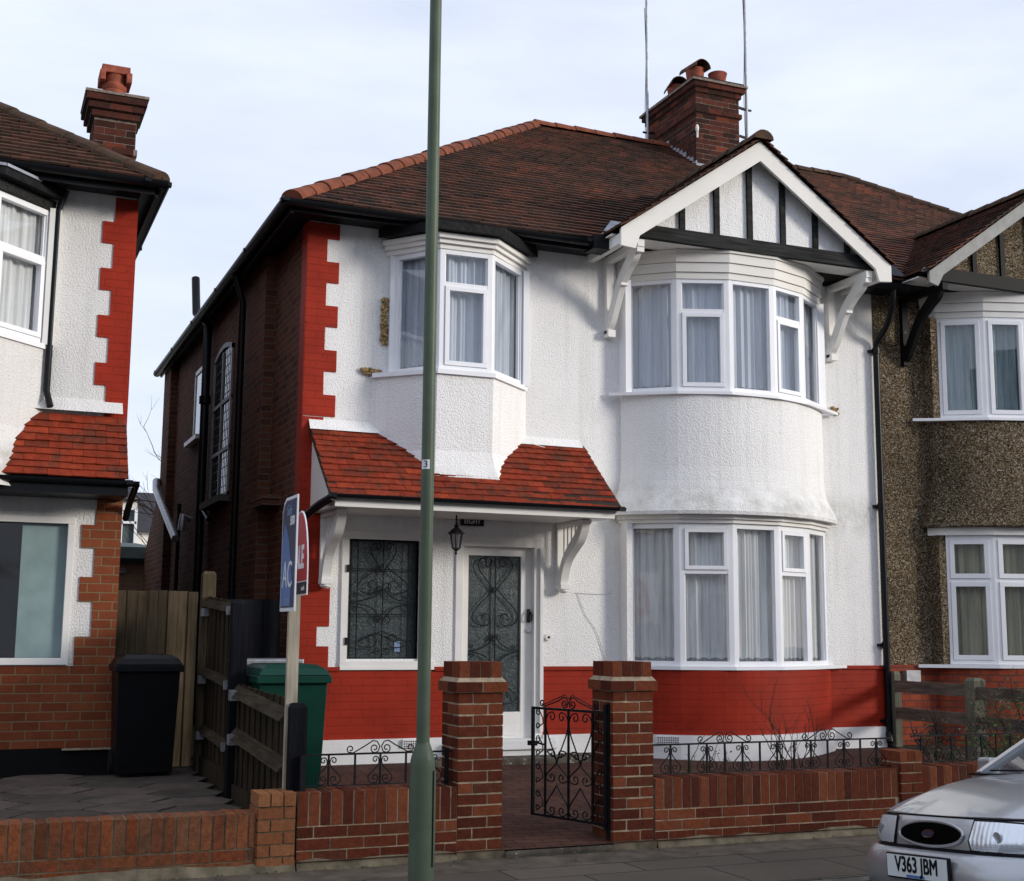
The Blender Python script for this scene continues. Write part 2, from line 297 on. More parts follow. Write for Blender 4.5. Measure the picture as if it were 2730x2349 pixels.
def hexmat():
    m, t, b = newmat('hexagonal_paving'); c = ramp(t, noise(t, 4, 6, rough=.65), [(.3, (.065, .052, .044)), (.7, (.125, .102, .085))])
    c = mixc(t, 1, c, ramp(t, island(t), [(0, (.75, .75, .75)), (1, (1.2, 1.15, 1.1))]), 'MULTIPLY')
    t.links.new(c, b.inputs['Base Color']); b.inputs['Roughness'].default_value = .85; b.inputs['Specular IOR Level'].default_value = .2; bump(t, b, noise(t, 30, 5), .006, .8); return m
M['hex'] = hexmat()

# ------------------------------------------------------------------ geometry helpers
class MB:
    def __init__(s): s.v = []; s.f = []; s.m = []
    def add(s, vs, fs, mi=0):
        o = len(s.v); s.v += [tuple(p) for p in vs]; s.f += [tuple(i+o for i in q) for q in fs]; s.m += [mi]*len(fs)
    def box(s, a, b, mi=0):
        (x0, y0, z0), (x1, y1, z1) = a, b
        s.add([(x0,y0,z0),(x1,y0,z0),(x1,y1,z0),(x0,y1,z0),(x0,y0,z1),(x1,y0,z1),(x1,y1,z1),(x0,y1,z1)],
              [(0,3,2,1),(4,5,6,7),(0,1,5,4),(1,2,6,5),(2,3,7,6),(3,0,4,7)], mi)
    def obox(s, o, U, V, W, a, b, mi=0):       # box in a frame o + u U + v V + w W
        o, U, V, W = map(Vector, (o, U, V, W)); (x0, y0, z0), (x1, y1, z1) = a, b
        s.add([o+U*x+V*y+W*z for (x, y, z) in [(x0,y0,z0),(x1,y0,z0),(x1,y1,z0),(x0,y1,z0),(x0,y0,z1),(x1,y0,z1),(x1,y1,z1),(x0,y1,z1)]],
              [(0,3,2,1),(4,5,6,7),(0,1,5,4),(1,2,6,5),(2,3,7,6),(3,0,4,7)], mi)
    def bar(s, p, q, w, h=None, mi=0, up=(0, 0, 1)):
        p, q = Vector(p), Vector(q); d = q-p; l = d.length
        if l < 1e-6: return
        d /= l; up = Vector(up)
        if abs(d.dot(up)) > .98: up = Vector((1, 0, 0))
        a = d.cross(up).normalized(); b = a.cross(d); h = h or w
        s.obox(p, d, a, b, (0, -w/2, -h/2), (l, w/2, h/2), mi)
    def tube(s, pts, r, n=8, mi=0, cap=True, radii=None):
        pts = [Vector(p) for p in pts]; k = len(pts); rings = []; prev = None
        for i, p in enumerate(pts):
            d = (pts[min(i+1, k-1)]-pts[max(i-1, 0)]).normalized()
            if prev is None:
                a = d.cross(Vector((0, 0, 1)))
                if a.length < .05: a = d.cross(Vector((0, 1, 0)))
            else: a = prev-d*prev.dot(d)
            a.normalize(); prev = a; b = d.cross(a); rr = radii[i] if radii else r
            rings.append([p+a*rr*math.cos(2*PI*j/n)+b*rr*math.sin(2*PI*j/n) for j in range(n)])
        vs = [v for R_ in rings for v in R_]; fs = []
        for i in range(k-1):
            for j in range(n):
                j2 = (j+1) % n; fs.append((i*n+j, i*n+j2, (i+1)*n+j2, (i+1)*n+j))
        if cap: fs += [tuple(range(n))[::-1], tuple((k-1)*n+j for j in range(n))]
        s.add(vs, fs, mi)
    def prism(s, poly, z0, z1, mi=0):           # plan polygon (x,y)
        n = len(poly); s.add([(x, y, z0) for x, y in poly]+[(x, y, z1) for x, y in poly],
            [tuple(range(n))[::-1], tuple(range(n, 2*n))]+[(i, (i+1) % n, n+(i+1) % n, n+i) for i in range(n)], mi)
    def extr(s, poly, O, A, B, W, t0, t1, mi=0):  # polygon in plane O+aA+bB extruded along W
        O, A, B, W = map(Vector, (O, A, B, W)); n = len(poly)
        s.add([O+A*a+B*b+W*t0 for a, b in poly]+[O+A*a+B*b+W*t1 for a, b in poly],
            [tuple(range(n))[::-1], tuple(range(n, 2*n))]+[(i, (i+1) % n, n+(i+1) % n, n+i) for i in range(n)], mi)
    def lathe(s, c, prof, n=24, mi=0):
        k = len(prof); vs = [(c[0]+r*math.cos(2*PI*j/n), c[1]+r*math.sin(2*PI*j/n), c[2]+z) for r, z in prof for j in range(n)]
        fs = [(i*n+j, i*n+(j+1) % n, (i+1)*n+(j+1) % n, (i+1)*n+j) for i in range(k-1) for j in range(n)]
        fs += [tuple(range(n))[::-1], tuple((k-1)*n+j for j in range(n))]; s.add(vs, fs, mi)
    def build(s, name, mats, parent=None, smooth=False, local=False, bevel=0, label=None):
        me = bpy.data.meshes.new(name); vs = s.v
        if parent is not None and not local:
            w = parent
            off = Vector((0, 0, 0))
            while w: off += w.location; w = w.parent
            vs = [(x-off.x, y-off.y, z-off.z) for x, y, z in vs]
        me.from_pydata(vs, [], s.f); me.validate()
        for m in (mats if isinstance(mats, (list, tuple)) else [mats]): me.materials.append(m)
        if len(me.polygons) == len(s.m): me.polygons.foreach_set('material_index', s.m)
        if smooth:
            me.polygons.foreach_set('use_smooth', [True]*len(me.polygons)); me.set_sharp_from_angle(angle=rad(40))
        o = bpy.data.objects.new(name, me); C.objects.link(o); o.parent = parent
        if bevel:
            bv = o.modifiers.new('b', 'BEVEL'); bv.width = bevel; bv.segments = 2; bv.limit_method = 'ANGLE'
        if label: o['label'] = label
        return o
def thing(name, label, cat, loc=(0, 0, 0), rot=(0, 0, 0), group=None):
    o = bpy.data.objects.new(name, None); C.objects.link(o); o.location = loc; o.rotation_euler = rot; o.empty_display_size = .2
    o['label'] = label; o['category'] = cat
    if group: o['group'] = group
    return o
def tag(o, label, cat, group=None):
    o['label'] = label; o['category'] = cat
    if group: o['group'] = group
    return o
def struct(o): o['kind'] = 'structure'; return o
def smoothpts(pts, n=6):
    pts = [Vector(p) for p in pts]; out = []
    for i in range(len(pts)-1):
        p0, p1, p2, p3 = pts[max(i-1, 0)], pts[i], pts[i+1], pts[min(i+2, len(pts)-1)]
        for j in range(n):
            t = j/n; out.append(.5*((2*p1)+(-p0+p2)*t+(2*p0-5*p1+4*p2-p3)*t*t+(-p0+3*p1-3*p2+p3)*t**3))
    out.append(pts[-1]); return out
def textmesh(s, size, mat, name, parent, O, A, B, W, off=.002, local=True, sx=1.0, bold=0.0, align='CENTER', font_shear=0):
    cu = bpy.data.curves.new(name, 'FONT'); cu.body = s; cu.size = size; cu.extrude = .001; cu.align_x = align; cu.align_y = 'CENTER'
    o = bpy.data.objects.new(name, cu); C.objects.link(o); bpy.context.view_layer.update()
    dg = bpy.context.evaluated_depsgraph_get(); me = bpy.data.meshes.new_from_object(o.evaluated_get(dg)); bpy.data.objects.remove(o); bpy.data.curves.remove(cu)
    O, A, B, W = map(Vector, (O, A, B, W)); sh = Vector((0, 0, 0))
    if not local:
        w = parent
        while w: sh += w.location; w = w.parent
    for v in me.vertices: v.co = O+A*(v.co.x*sx)+B*v.co.y+W*(v.co.z+off)-sh
    if bold:
        base = [v.co.copy() for v in me.vertices]; fs = [tuple(p.vertices) for p in me.polygons]; nv, nf = [], []
        for k, (dx, dy) in enumerate(((-1, -1), (1, -1), (-1, 1), (1, 1), (0, 0))):
            nv += [c+A*dx*bold+B*dy*bold+W*.00025*k for c in base]; nf += [tuple(i+k*len(base) for i in q) for q in fs]
        me = bpy.data.meshes.new(name); me.from_pydata(nv, [], nf)
    me.materials.clear(); me.materials.append(mat); me.name = name
    ob = bpy.data.objects.new(name, me); C.objects.link(ob); ob.parent = parent; return ob

def leafcl(mb, c, n, R_, s):
    for _ in range(n):
        v = Vector((random.gauss(0, 1), random.gauss(0, 1), random.gauss(0, 1))).normalized()*R_*random.random()**.5; p = Vector(c)+v
        a = Vector((random.uniform(-1, 1), random.uniform(-1, 1), random.uniform(-1, 1))).normalized(); b = a.orthogonal().normalized(); z = s*random.uniform(.6, 1.3)
        mb.add([p-a*z, p+b*z*.45, p+a*z, p-b*z*.45], [(0, 1, 2, 3)])
def wall_holes(mb, x0, x1, z0, z1, y, holes, mi=0, depth=.12, face=-1):   # holes that reach the foot get no bottom reveal
    xs = sorted({x0, x1, *[h[0] for h in holes], *[h[1] for h in holes]}); zs = sorted({z0, z1, *[h[2] for h in holes], *[h[3] for h in holes]})
    for i in range(len(xs)-1):
        for j in range(len(zs)-1):
            cx, cz = (xs[i]+xs[i+1])/2, (zs[j]+zs[j+1])/2
            if any(h[0] < cx < h[1] and h[2] < cz < h[3] for h in holes): continue
            mb.add([(xs[i], y, zs[j]), (xs[i+1], y, zs[j]), (xs[i+1], y, zs[j+1]), (xs[i], y, zs[j+1])], [(0, 1, 2, 3)], mi)
    for a, b, c, d in holes:
        mb.add([(a, y, c), (b, y, c), (b, y, d), (a, y, d), (a, y+depth, c), (b, y+depth, c), (b, y+depth, d), (a, y+depth, d)],
               ([(0, 4, 5, 1)] if c > z0+.05 else [])+[(1, 5, 6, 2), (2, 6, 7, 3), (3, 7, 4, 0)], mi)

def bricks(mb, mm, O, U, length, depth, courses, ch=.075, bw=.225, start=0, th=.010, jit=.002, closer=False, W=None):
    """courses of real bricks on one face: frame U along, -W outward; header/stretcher stagger"""
    U = Vector(U); W = Vector(W); O = Vector(O)
    for c in range(courses):
        x = -(bw/2 if (c+start) % 2 else 0)
        while x < length-.01:
            a, b = max(x, 0)+.004, min(x+bw, length)-.006
            if b-a > .03:
                j = random.uniform(-jit, jit)
                mb.obox(O, U, W, (0, 0, 1), (a, -.0035+j*.8, c*ch+.004+random.uniform(-.001, .001)), (b, depth*.5, (c+1)*ch-.006+random.uniform(-.0015, .0015)))
            x += bw

def tiles(mb, O, U, S, Nn, u0, u1, slen, keep, gauge=.116, tw=.165, th=.018, jit=.005, sag=.012):
    O, U, S, Nn = map(Vector, (O, U, S, Nn)); rows = int(slen/gauge)
    ph = random.uniform(0, 6)
    for i in range(rows):
        s = i*gauge; x = u0-(tw/2 if i % 2 else 0)+random.uniform(-.01, .01)
        while x < u1:
            a, b = max(x, u0), min(x+tw-.003, u1); x += tw
            if b-a < .02: continue
            P = O+U*((a+b)/2)+S*(s+gauge/2)
            if not keep(P): continue
            w = sag*(math.sin(a*1.7+ph)*.5+math.sin(a*.6+s*1.3+ph*2)*.5)+random.uniform(0, jit)
            ds = random.uniform(-jit, jit)*.8+.004*math.sin(a*2.1+i); tl = random.uniform(-.003, .003)
            vs = []
            for (uu, ss, nn) in ((a, s+ds+tl, w+th*1.5), (b, s+ds-tl, w+th*1.5), (b, s+gauge+.03, w+.002), (a, s+gauge+.03, w+.002),
                                 (a, s+ds+tl, w+th*.4), (b, s+ds-tl, w+th*.4), (b, s+gauge+.03, w-.01), (a, s+gauge+.03, w-.01)):
                vs.append(O+U*uu+S*ss+Nn*nn)
            mb.add(vs, [(0, 1, 2, 3), (4, 5, 1, 0), (1, 5, 6, 2), (0, 3, 7, 4)])
def ridge(mb, P, Q, r=.11, seg=.3, n=9, up=(0, 0, 1)):
    P, Q = Vector(P), Vector(Q); d = (Q-P); Lh = d.length; d.normalize(); a = d.cross(Vector(up)).normalized(); b = a.cross(d); k = max(1, round(Lh/seg)); sg = Lh/k
    for i in range(k):
        vs = []; j = random.uniform(-.006, .006)
        for (t, rr) in ((i*sg-.008, r*1.07), ((i+1)*sg+.004, r*.95)):
            for q in range(n):
                an = PI*q/(n-1); vs.append(P+d*t+a*rr*math.cos(an)+b*(rr*math.sin(an)*.85-.035+j))
        mb.add(vs, [(q, q+1, n+q+1, n+q) for q in range(n-1)]+[tuple(range(n)), tuple(range(n, 2*n))[::-1]])
def gutter(mb, P, Q, r=.058):
    P, Q = Vector(P), Vector(Q); d = (Q-P).normalized(); a = d.cross(Vector((0, 0, 1))).normalized(); n = 9; vs = []
    for e in (P, Q):
        for q in range(n): an = PI*q/(n-1); vs.append(e+a*r*math.cos(an)-Vector((0, 0, 1))*r*math.sin(an)*.95)
    k = 2*n
    for e in (P, Q):
        for q in range(n): an = PI*q/(n-1); vs.append(e+a*(r-.006)*math.cos(an)-Vector((0, 0, 1))*(r-.006)*math.sin(an)*.95)
    fs = [(q, n+q, n+q+1, q+1) for q in range(n-1)]+[(k+q, k+q+1, k+n+q+1, k+n+q) for q in range(n-1)]
    fs += [(0, k, k+n, n), (n-1, 2*n-1, k+2*n-1, k+n-1)]
    fs += [tuple(range(n)), tuple(range(n, 2*n))]
    mb.add(vs, fs)
    L_ = (Q-P).length; c = int(L_/1.8)
    for i in range(c+1):
        t = P+d*(L_*i/max(c, 1)*.98+.01); mb.obox(t, d, a, (0, 0, 1), (-.03, -r-.006, -.03), (.03, r+.006, .008))

# ---- windows: a run of glazed bays between plan points
def window_run(parent, name, plan, z0, z1, kinds, frame_mat, glass_mat, curt_mat, fr=.055, sash=.045, curt=True, trans=.27, drop=.0, back=None, label=None):
    fb, gb, cb, bb = MB(), MB(), MB(), MB()
    for i in range(len(plan)-1):
        P, Q = Vector((*plan[i], 0)), Vector((*plan[i+1], 0)); U = (Q-P); w = U.length; U.normalize(); W = Vector((U.y, -U.x, 0))*-1   # inward
        if W.y < 0 and abs(W.y) > .05: W = -W
        k = kinds[i]
        def B(a0, a1, c0, c1, d0=.0, d1=.06): fb.obox(P, U, W, (0, 0, 1), (a0, d0, c0), (a1, d1, c1))
        B(0, fr, z0, z1); B(w-fr, w, z0, z1); B(fr, w-fr, z0, z0+fr); B(fr, w-fr, z1-fr, z1)
        fb.obox(P, U, W, (0, 0, 1), (fr, .02, z0+fr), (fr+.012, .05, z1-fr)); fb.obox(P, U, W, (0, 0, 1), (w-fr-.012, .02, z0+fr), (w-fr, .05, z1-fr))
        a, b, c, d = fr, w-fr, z0+fr, z1-fr
        def G(a0, a1, c0, c1, dd=.03): gb.obox(P, U, W, (0, 0, 1), (a0, dd, c0), (a1, dd+.004, c1))
        def S(a0, a1, c0, c1, t=sash, d0=-.012):
            B(a0, a1, c0, c0+t, d0, .05); B(a0, a1, c1-t, c1, d0, .05); B(a0, a0+t, c0+t, c1-t, d0, .05); B(a1-t, a1, c0+t, c1-t, d0, .05); G(a0+t, a1-t, c0+t, c1-t, .02)
        tz = d-(d-c)*trans
        if k == 'F': G(a+.006, b-.006, c, d)
        elif k == 'S': S(a+.002, b-.002, c, d)
        elif k == 'L': B(a, b, tz-.022, tz+.022, .002, .058); G(a+.006, b-.006, tz+.022, d); S(a+.002, b-.002, c+.002, tz-.022)      # lower sash
        elif k == 'T': B(a, b, tz-.022, tz+.022, .002, .058); S(a+.002, b-.002, tz+.022, d-.002, sash*.9); G(a+.01, b-.01, c, tz-.022)     # top opener
        elif k == 'D': B(a, b, tz-.02, tz+.02, .002, .058); S(a+.002, b-.002, tz+.02, d-.002); S(a+.002, b-.002, c+.002, tz-.02)
    cp, bp_ = offs(plan, -.105), offs(plan, -.17); bp_ = [(x, min(y, 12.42)) for x, y in bp_]; cp = [(x, min(y, 12.40)) for x, y in cp]
    ph = random.uniform(0, 6); tt = 0; vs = []
    for i in range(len(cp)-1):
        P, Q = Vector((*cp[i], 0)), Vector((*cp[i+1], 0)); U = Q-P; w = U.length; U.normalize(); W = Vector((-U.y, U.x, 0)); n = int(w/.007)
        for j in range(n if i < len(cp)-2 else n+1):
            x = w*j/n; s_ = tt+x; ed = min(1, min(x, w-x)/.06+.15); y = (.013*math.sin(s_*62+ph+2.2*math.sin(s_*7+ph))+.010*math.sin(s_*23+ph*2)+.006*math.sin(s_*140))*ed
            p = P+U*x+W*y; zl = z0+.075+.018*abs(math.sin(s_*26)) if curt_mat in (M['curtain'], M['curtain_u']) else z0+.03; vs += [(p.x, p.y, zl), (p.x, p.y, z1-.02)]
        tt += w
    if curt:
        n = len(vs)//2-1; cb.add(vs, [(2*j, 2*j+2, 2*j+3, 2*j+1) for j in range(n)])
        if curt_mat in (M['curtain'], M['curtain_u']):      # thin scalloped hem
            cb.add([(x, y+.004, z0+.03) if k % 2 == 0 else (x, y+.004, vs[k-1][2]+.02) for k, (x, y, z) in enumerate(vs)], [(2*j, 2*j+2, 2*j+3, 2*j+1) for j in range(n)], 1)
    loft(bb, [(z0-.02, bp_), (z1+.02, bp_)])
    o = fb.build(name, frame_mat, parent, bevel=.003, label=label)
    gb.build('glazing', glass_mat, o)
    if curt: cb.build('net_curtain' if curt_mat in (M['curtain'], M['curtain_u']) else 'curtain', [curt_mat, M['hem']], o)
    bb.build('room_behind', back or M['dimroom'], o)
    return o
def offs(plan, d):
    """offset plan polyline outward (towards -Y)"""
    out = []
    for i, p in enumerate(plan):
        ns = []
        for a, b in ((i-1, i), (i, i+1)):
            if 0 <= a and b < len(plan):
                dx, dy = plan[b][0]-plan[a][0], plan[b][1]-plan[a][1]; l = math.hypot(dx, dy); ns.append((dy/l, -dx/l))
        nx, ny = sum(n[0] for n in ns), sum(n[1] for n in ns); l = math.hypot(nx, ny) or 1; nx /= l; ny /= l
        k = 1/max(.5, nx*ns[0][0]+ny*ns[0][1]); out.append((p[0]+nx*d*k, p[1]+ny*d*k))
    return out
def loft(mb, levels, mi=0):
    n = len(levels[0][1]); vs = [(x, y, z) for z, pl in levels for x, y in pl]
    mb.add(vs, [(k*n+i, k*n+i+1, (k+1)*n+i+1, (k+1)*n+i) for k in range(len(levels)-1) for i in range(n-1)], mi)
def clampy(pl, y): return [(x, min(yy, y)) for x, yy in pl]

FY = 12.3                      # plane of the house fronts
def mirror(plan, c): return [(2*c-x, y) for x, y in plan][::-1]
def zroof(y): return 4.12+.698*(y-11.93)
PITCH = math.atan(.698); CP, SP = math.cos(PITCH), math.sin(PITCH)

# ------------------------------------------------------------------ ground, pavement, road
g = MB(); g.box((-150, -150, -1.95), (160, 200, -1.75)); struct(g.build('ground', M['grass']))
g = MB(); g.box((-60, -2.2, -1.74), (80, 6.93, -1.64)); struct(g.build('road', M['road']))
g = MB(); g.box((-60, 6.93, -1.74), (80, 7.05, -1.525)); struct(g.build('kerb', M['conc']))
g = MB(); g.box((-60, 7.05, -1.74), (80, 8.0, -1.52)); struct(g.build('pavement', M['slabs']))
g = MB(); g.box((-60, 8.0, -1.74), (80, 8.46, -1.516)); struct(g.build('pavement_verge', M['tarmac']))
g = MB(); g.box((-60, -2.32, -1.74), (80, -2.2, -1.525)); g.box((-60, -4.2, -1.74), (80, -2.32, -1.52)); struct(g.build('far_pavement', M['slabs']))
def slope(name, x0, x1, ys, zs, mat):
    g = MB(); n = len(ys); vs = []
    for y, z in zip(ys, zs): vs += [(x0, y, z), (x1, y, z)]
    g.add(vs, [(2*i, 2*i+1, 2*i+3, 2*i+2) for i in range(n-1)]); return struct(g.build(name, mat))
slope('garden_paving', 2.05, 9.84, (8.42, 11.9, 13.2, 20.9), (-1.465, -1.27, -1.24, -1.2), M['pavers'])
slope('forecourt', -6.0, 2.05, (8.6, 11.6, 12.32, 20.9), (-1.385, -1.285, -1.275, -1.21), M['under'])
hx = MB(); HR = .265; dxh = HR*1.5; dyh = HR*math.sqrt(3)
for i_ in range(-9, 7):
    for j_ in range(0, 9):
        cx_ = i_*dxh*1.30+.2; cy_ = 8.60+j_*dyh*.86+(dyh*.43 if i_ % 2 else 0)
        pts_ = [(cx_+(HR*1.30-.014)*math.cos(PI*k/3), cy_+(HR*.86-.017)*math.sin(PI*k/3)) for k in range(6)]
        if cx_ > 2.0 or cy_ > 12.1 or cy_ < 8.7: continue
        pts_ = [(min(px_, 2.02), min(py_, 12.24)) for px_, py_ in pts_]; t_ = random.uniform(-.003, .003); zf = lambda y_: -1.372+.0333*(min(y_, 11.6)-8.6)+(.0139*(y_-11.6) if y_ > 11.6 else 0)
        hx.add([(a_, b_, zf(b_)+.016+t_) for a_, b_ in pts_]+[(a_, b_, zf(b_)-.02) for a_, b_ in pts_], [(0, 1, 2, 3, 4, 5)]+[(k, 6+k, 6+(k+1) % 6, (k+1) % 6) for k in range(6)])
struct(hx.build('forecourt_paving', M['hex'], bevel=.006))
slope('neighbour_garden', 9.80, 17.0, (8.42, 11.9, 12.4), (-1.455, -1.262, -1.24), M['soil'])
g = MB(); g.box((2.0, 13.0, -1.8), (40, 60, -1.22)); struct(g.build('back_gardens', M['grass']))

# ------------------------------------------------------------------ the main house
house = thing('house', 'white roughcast semi-detached house with red painted quoins, EIGHT over its porch', 'house', (2.93, 12.3, -1.25))
BAY = [(6.45, 12.225), (6.87, 11.86), (7.40, 11.66), (7.97, 11.66), (8.47, 11.83), (8.92, 12.14)]
ORI = [(3.75, 12.3), (4.15, 11.80), (4.71, 11.79), (5.27, 12.3)]
def smoothplan(plan, n=5): return [(p.x, p.y) for p in smoothpts([(x, y, 0) for x, y in plan], n)]
w = MB()
wall_holes(w, 2.93, 9.80, -.36, 4.07, FY, [(3.43, 4.15, -.27, .89), (4.54, 5.50, -.36, .95), (3.80, 5.27, 2.52, 3.8), (6.50, 8.90, 2.55, 3.8), (6.50, 8.90, -.36, 1.16)], depth=.14)
# bay apron with bell-cast skirt, smooth in plan
bp = [(6.42, 12.3)]+BAY+[(8.99, 12.3)]; sm = smoothplan(bp, 5)
lv = [(2.54, sm)]
for z, d in ((1.75, .0), (1.6, .012), (1.5, .035), (1.42, .07), (1.34, .11), (1.27, .14), (1.235, .135)):
    pl = clampy(offs(sm, d), 12.3); lv.append((z, pl))
loft(w, lv[::-1]); z, pl = lv[-1]; w.add([(x, y, z) for x, y in pl], [tuple(range(len(pl)))])
# oriel apron
lo = [(2.5, [(3.62, 12.3), (4.13, 11.78), (4.72, 11.77), (5.30, 12.3)])]
lo.append((1.75, [(3.62, 12.3), (4.13, 11.80), (4.72, 11.79), (5.30, 12.3)])); lo.append((1.62, [(3.58, 12.3), (4.12, 11.77), (4.73, 11.76), (5.34, 12.3)])); lo.append((1.5, [(3.50, 12.3), (4.10, 11.72), (4.76, 11.71), (5.43, 12.3)])); lo.append((1.2, [(3.30, 12.3), (4.05, 11.66), (4.82, 11.65), (5.62, 12.3)]))
loft(w, lo[::-1])
# cement fillet above the canopy
w.add([(2.99, 12.3, 2.06), (5.93, 12.3, 2.02), (5.93, 12.22, 1.93), (2.99, 12.22, 1.94)], [(0, 1, 2, 3)])
w.build('front_wall', M['render'], house)
q = MB(); zt = 3.88
for k in range(5):
    hi = 4.03 if k == 0 else zt; ztop = hi
    q.box((2.925, 12.288, zt-(0 if k == 0 else .215)), (3.25, 12.4, ztop)) if k else q.box((2.925, 12.288, 3.88), (3.25, 12.4, 4.04))
    lo_ = 3.88 if k == 0 else zt-.215
    if k < 4: q.box((2.925, 12.288, lo_-.235), (3.125, 12.4, lo_)); zt = lo_-.235
q.box((2.925, 12.288, 1.3), (3.135, 12.4, 2.02+.05)); q.box((2.925, 12.288, .42), (3.2, 12.4, 1.3)); q.box((2.925, 12.288, .04), (3.25, 12.4, .42))
q.box((2.925, 12.288, -.15), (3.13, 12.4, .04)); q.box((2.925, 12.288, -.36), (3.25, 12.4, -.15))
q.box((2.919, 12.29, -1.03), (2.93, 12.5, 4.04))
q.build('quoins', M['redpaint'], house)
rb = MB()
rb.box((2.923, 12.285, -1.03), (4.54, 12.45, -.385)); rb.box((2.921, 12.265, -.385), (3.36, 12.44, -.345)); rb.box((4.33, 12.265, -.385), (4.54, 12.44, -.345)); rb.build('painted_brick_dado', M['redpaint'], house); rb = MB(); rb.box((5.50, 12.285, -1.03), (6.46, 12.45, -.385)); rb.box((8.94, 12.285, -1.03), (9.795, 12.45, -.385))
rb.box((5.50, 12.265, -.385), (6.25, 12.44, -.345)); rb.box((9.24, 12.265, -.385), (9.795, 12.44, -.345))
loft(rb, [(-1.03, clampy(offs(sm, .02), 12.29)), (-.372, clampy(offs(sm, .02), 12.29))])
rb.build('painted_brick_dado', M['redpaint'], house)
pb = MB()
pb.box((2.92, 12.262, -1.27), (4.54, 12.44, -1.03)); pb.build('plinth', M['plinth'], house); pb = MB(); pb.box((5.50, 12.262, -1.3), (6.46, 12.44, -1.03)); pb.box((8.94, 12.262, -1.3), (9.793, 12.44, -1.03))
loft(pb, [(-1.3, clampy(offs(sm, .05), 12.262)), (-1.032, clampy(offs(sm, .05), 12.262))]); pl = clampy(offs(sm, .05), 12.262)
pb.add([(x, y, -1.031) for x, y in pl], [tuple(range(len(pl)))])
pb.build('plinth', M['plinth'], house)
for x0 in (4.0, 6.63):
    ab = MB(); y = 12.245 if x0 < 5 else 11.86
    x1 = x0+.24
    U = Vector((1, 0, 0)) if x0 < 5 else Vector((.30, -.17, 0)).normalized(); W = Vector((U.y, -U.x, 0)); o_ = Vector((x0, y+(0 if x0 < 5 else .09), 0))
    ab.obox(o_, U, W, (0, 0, 1), (0, -.02, -1.115), (.24, .012, -1.04))
    for i in range(10):
        for j in range(3): ab.obox(o_, U, W, (0, 0, 1), (.012+i*.0225, .0125, -1.108+j*.022), (.024+i*.0225, .0145, -1.096+j*.022), 1)
    ab.build('air_brick', [M['plinth'], M['dark']], house)
sw = MB()   # side wall facing the passage, with the chimney breast and rear return
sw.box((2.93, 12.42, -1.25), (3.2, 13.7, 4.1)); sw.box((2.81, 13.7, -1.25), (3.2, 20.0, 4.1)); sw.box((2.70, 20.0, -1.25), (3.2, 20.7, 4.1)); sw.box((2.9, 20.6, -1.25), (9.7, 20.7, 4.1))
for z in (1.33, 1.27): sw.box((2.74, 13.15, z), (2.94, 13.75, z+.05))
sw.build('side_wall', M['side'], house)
# rear extension slope seen past the corner
e = MB(); e.extr([(20.7, -1.25), (22.3, -1.25), (22.3, 1.25), (20.7, 2.3)], (2.72, 0, 0), (0, 1, 0), (0, 0, 1), (1, 0, 0), 0, 2.4); e.build('rear_extension', M['side'], house)
# --- roof
rf = MB(); E0, E1, YB = 2.68, 9.81, 20.97; PX, PY, PZ = 2.68+4.5, 16.43, 7.26
rf.add([(E0, 11.93, 4.1), (E1, 11.93, 4.1), (E1, PY, PZ-.02), (PX, PY, PZ-.02), (E0, YB, 4.1), (E1, YB, 4.1)], [(0, 1, 2, 3), (0, 3, 4), (3, 2, 5, 4), (0, 4, 5, 1)])
GX, GZ = 7.72, 5.36
def gz(x, c=GX): return GZ-.698*abs(x-c)
for s_ in (-1, 1):
    rf.add([(GX, 11.47, GZ-.02), (GX, 13.75, GZ-.02), (GX+s_*1.74, 11.97, GZ-.02-.698*1.74), (GX+s_*1.74, 11.47, GZ-.02-.698*1.74)], [(0, 1, 2, 3)])
roof = rf.build('roof', M['under'], house)
tb = MB()
keepm = lambda P: (P.x-2.70 > P.y-11.93) and P.y < PY and (abs(P.x-GX) > 1.75 or gz(P.x) < P.z+.01) and P.x < 9.82
tiles(tb, (0, 11.90, 4.12), (1, 0, 0), (0, CP, SP), (0, -SP, CP), 2.62, 9.81, 5.5, keepm)
keepg = lambda P: P.z > zroof(P.y)-.02 if P.y > 11.95 else True
for s_ in (-1, 1):
    tiles(tb, (GX+s_*1.74, 11.43, GZ-.698*1.74), (0, 1, 0), (-s_*CP, 0, SP), (s_*SP, 0, CP), 0, 2.4, 2.12, keepg)
tb.build('roof_tiles', M['tile'], roof)
rt = MB(); ridge(rt, (2.66, 11.91, 4.13), (PX, PY, PZ+.03), .115); rt.build('hip_tiles', M['ridge'], roof); rt = MB(); ridge(rt, (PX, PY, PZ+.03), (9.42, PY, PZ+.03), .115); rt.build('ridge_tiles', M['ridge'], roof)
rt = MB(); ridge(rt, (GX, 11.40, GZ+.02), (GX, 13.75, GZ+.02), .115); rt.build('gable_ridge', M['ridge_d'], roof)
# valley lead and flashing
fl = MB(); fl.extr([(0, 0), (.16, 0), (.16, .62), (0, .62)], (6.0, 11.98, 4.17), (CP, 0, -.0), (.55, .62, .55), (0, 0, 1), 0, .01); fl.build('valley_flashing', M['lead'], roof)
